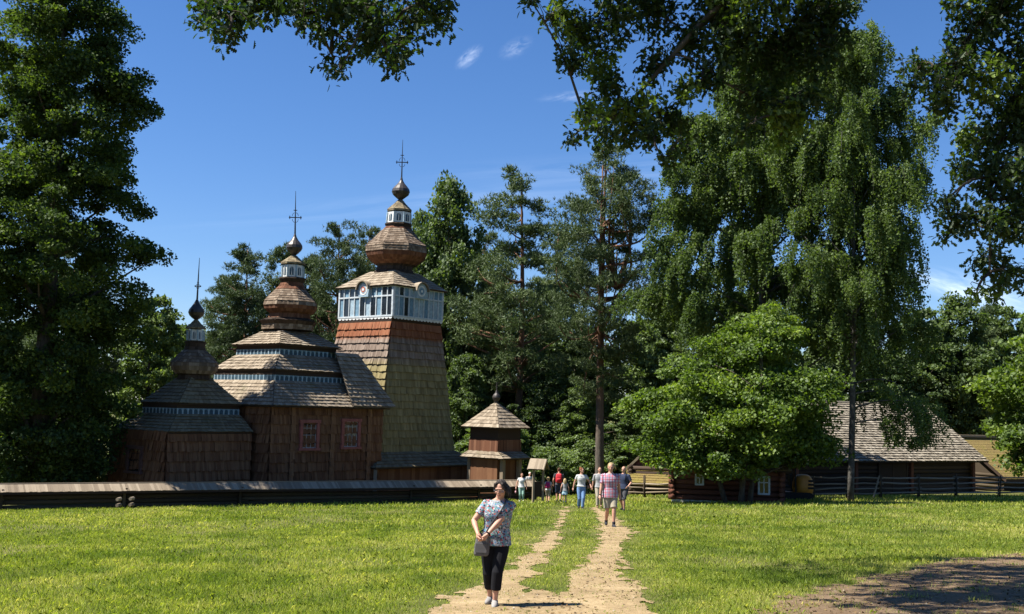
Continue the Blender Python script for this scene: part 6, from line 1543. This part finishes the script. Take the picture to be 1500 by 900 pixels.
# fallen leaves and small stones on the bare ground
r = np.random.default_rng(909); n = 26000
x = -3 + 17 * r.random(n); y = 11.5 + 18 * r.random(n) ** 1.3
k = ((bare_path(x, y) > .0) & (r.random(n) < .5 * np.clip((fbm(x * 1.3, y * .9, 171, 3) - .5) * 5, 0.04, 1))) | ((bare_soil(x, y) > 0) & (r.random(n) < .6)); x, y = x[k], y[k]; n = len(x)
d = r.normal(size=(n, 3)); d[:, 2] *= .25; z = gz(x, y) + .022
tag(link('fallen_leaves', mesh_leaves('fallen_leaves', leaf_quads(r, np.stack([x, y, z], -1), d, .045, .35, 2.5, .2), r.random(n), M['litter'])), 'dry fallen leaves and twigs scattered on the bare path and soil', 'fallen leaves', kind='stuff')
n = 4200; x = -3 + 17 * r.random(n); y = 11.5 + 20 * r.random(n) ** 1.3; k = (bare_path(x, y) > .03) | (bare_soil(x, y) > .03); x, y = x[k], y[k]; n = len(x)
s = .007 + .018 * r.random(n) ** 4; base = np.array([[1, 0, 0], [0, 1, 0], [-1, 0, 0], [0, -1, 0], [0, 0, .8]])
V = np.stack([x, y, gz(x, y) + .012], -1)[:, None] + base[None] * s[:, None, None] * (.7 + .6 * r.random((n, 5, 1)))
F = (np.arange(n)[:, None, None] * 5 + np.array([[0, 1, 4], [1, 2, 4], [2, 3, 4], [3, 0, 4]])[None]).reshape(-1, 3)
tag(link('pebbles', np_mesh('pebbles', V.reshape(-1, 3), F, np.repeat(r.random(n), 4), M['pebble'])), 'small pale pebbles scattered over the dirt path and clearing', 'pebbles', kind='stuff')

# ------------------------------------------------------------------ daylight
SUN = Vector((-.985, -.13, 1.48)).normalized()
sd = bpy.data.lights.new('sun', 'SUN'); sd.energy = 5.0; sd.angle = rad(.53); sd.color = (1, .955, .87)
so = bpy.data.objects.new('sun', sd); COL.objects.link(so); so.rotation_euler = SUN.to_track_quat('Z', 'Y').to_euler(); so.location = (-20, -5, 60)
w = bpy.data.worlds.new('World'); scene.world = w; w.use_nodes = True; nt = w.node_tree
bg = nt.nodes['Background']
sk = nt.nodes.new('ShaderNodeTexSky'); sk.sky_type = 'NISHITA'; sk.sun_disc = False
sk.sun_elevation = math.asin(SUN.z); sk.sun_rotation = math.atan2(SUN.x, SUN.y); sk.air_density = 1.0; sk.dust_density = .15; sk.ozone_density = 5.0; sk.altitude = 400
hs = nt.nodes.new('ShaderNodeHueSaturation'); hs.inputs['Saturation'].default_value = 1.16; nt.links.new(sk.outputs[0], hs.inputs['Color'])
# a few thin wisps of cirrus, fixed in the sky
tc = nt.nodes.new('ShaderNodeTexCoord'); tn = nt.nodes.new('ShaderNodeMix'); tn.data_type = 'RGBA'; tn.blend_type = 'MULTIPLY'; tn.inputs[0].default_value = 1; nt.links.new(hs.outputs[0], tn.inputs[6]); tn.inputs[7].default_value = (.62, .63, .72, 1); last = tn.outputs[2]
def wisp(px, py, sx, sy, ang, amt, seed, scl=9):
    global last
    c = ray(px, py); c = c / np.linalg.norm(c); r_ = np.cross(c, [0, 0, 1]); r_ /= np.linalg.norm(r_); u_ = np.cross(r_, c)
    ca, sa = math.cos(ang), math.sin(ang); e1 = r_ * ca + u_ * sa; e2 = -r_ * sa + u_ * ca
    def dot(v, k):
        d = nt.nodes.new('ShaderNodeVectorMath'); d.operation = 'DOT_PRODUCT'; nt.links.new(tc.outputs['Generated'], d.inputs[0]); d.inputs[1].default_value = tuple(v / k); return d.outputs['Value']
    cb = nt.nodes.new('ShaderNodeCombineXYZ'); nt.links.new(dot(e1, sx), cb.inputs[0]); nt.links.new(dot(e2, sy), cb.inputs[1]); cb.inputs[2].default_value = seed
    ln = nt.nodes.new('ShaderNodeVectorMath'); ln.operation = 'LENGTH'
    c2 = nt.nodes.new('ShaderNodeCombineXYZ'); nt.links.new(cb.outputs[0], ln.inputs[0])
    sub = nt.nodes.new('ShaderNodeVectorMath'); sub.operation = 'SUBTRACT'; nt.links.new(cb.outputs[0], sub.inputs[0]); sub.inputs[1].default_value = (0, 0, seed)
    nt.links.new(sub.outputs[0], ln.inputs[0])
    ns = nt.nodes.new('ShaderNodeTexNoise'); nt.links.new(cb.outputs[0], ns.inputs['Vector']); ns.inputs['Scale'].default_value = 1.6; ns.inputs['Detail'].default_value = 7; ns.inputs['Roughness'].default_value = .62; ns.inputs['Distortion'].default_value = .6
    m1 = nt.nodes.new('ShaderNodeMapRange'); m1.interpolation_type = 'SMOOTHSTEP'; nt.links.new(ln.outputs['Value'], m1.inputs[0]); m1.inputs[1].default_value = 0; m1.inputs[2].default_value = 1; m1.inputs[3].default_value = 1; m1.inputs[4].default_value = 0
    m2 = nt.nodes.new('ShaderNodeMapRange'); nt.links.new(ns.outputs['Fac'], m2.inputs[0]); m2.inputs[1].default_value = .38; m2.inputs[2].default_value = .8
    mm = nt.nodes.new('ShaderNodeMath'); mm.operation = 'MULTIPLY'; nt.links.new(m1.outputs[0], mm.inputs[0]); nt.links.new(m2.outputs[0], mm.inputs[1])
    am = nt.nodes.new('ShaderNodeMath'); am.operation = 'MULTIPLY'; nt.links.new(mm.outputs[0], am.inputs[0]); am.inputs[1].default_value = amt
    mx = nt.nodes.new('ShaderNodeMix'); mx.data_type = 'RGBA'; nt.links.new(am.outputs[0], mx.inputs[0]); nt.links.new(last, mx.inputs[6]); mx.inputs[7].default_value = (9, 9.6, 10.5, 1)
    last = mx.outputs[2]
wisp(687, 84, .018, .008, .75, .42, 1.3); wisp(756, 70, .020, .010, .5, .22, 4.1); wisp(832, 142, .034, .007, .1, .2, 7.7); wisp(1440, 432, .085, .018, -.3, .55, 2.2); wisp(1400, 425, .06, .012, -.4, .4, 9.2); wisp(640, 300, .30, .02, .12, .10, 5.5); wisp(900, 250, .25, .02, .05, .10, 3.3)
nt.links.new(last, bg.inputs[0]); bg.inputs[1].default_value = .085
scene.view_settings.view_transform = 'Standard'; scene.view_settings.look = 'None'; scene.view_settings.exposure = 1.3; scene.view_settings.gamma = 1
scene.render.engine = 'CYCLES'
cy = scene.cycles; cy.max_bounces = 6; cy.diffuse_bounces = 3; cy.transmission_bounces = 3; cy.glossy_bounces = 2; cy.use_denoising = True
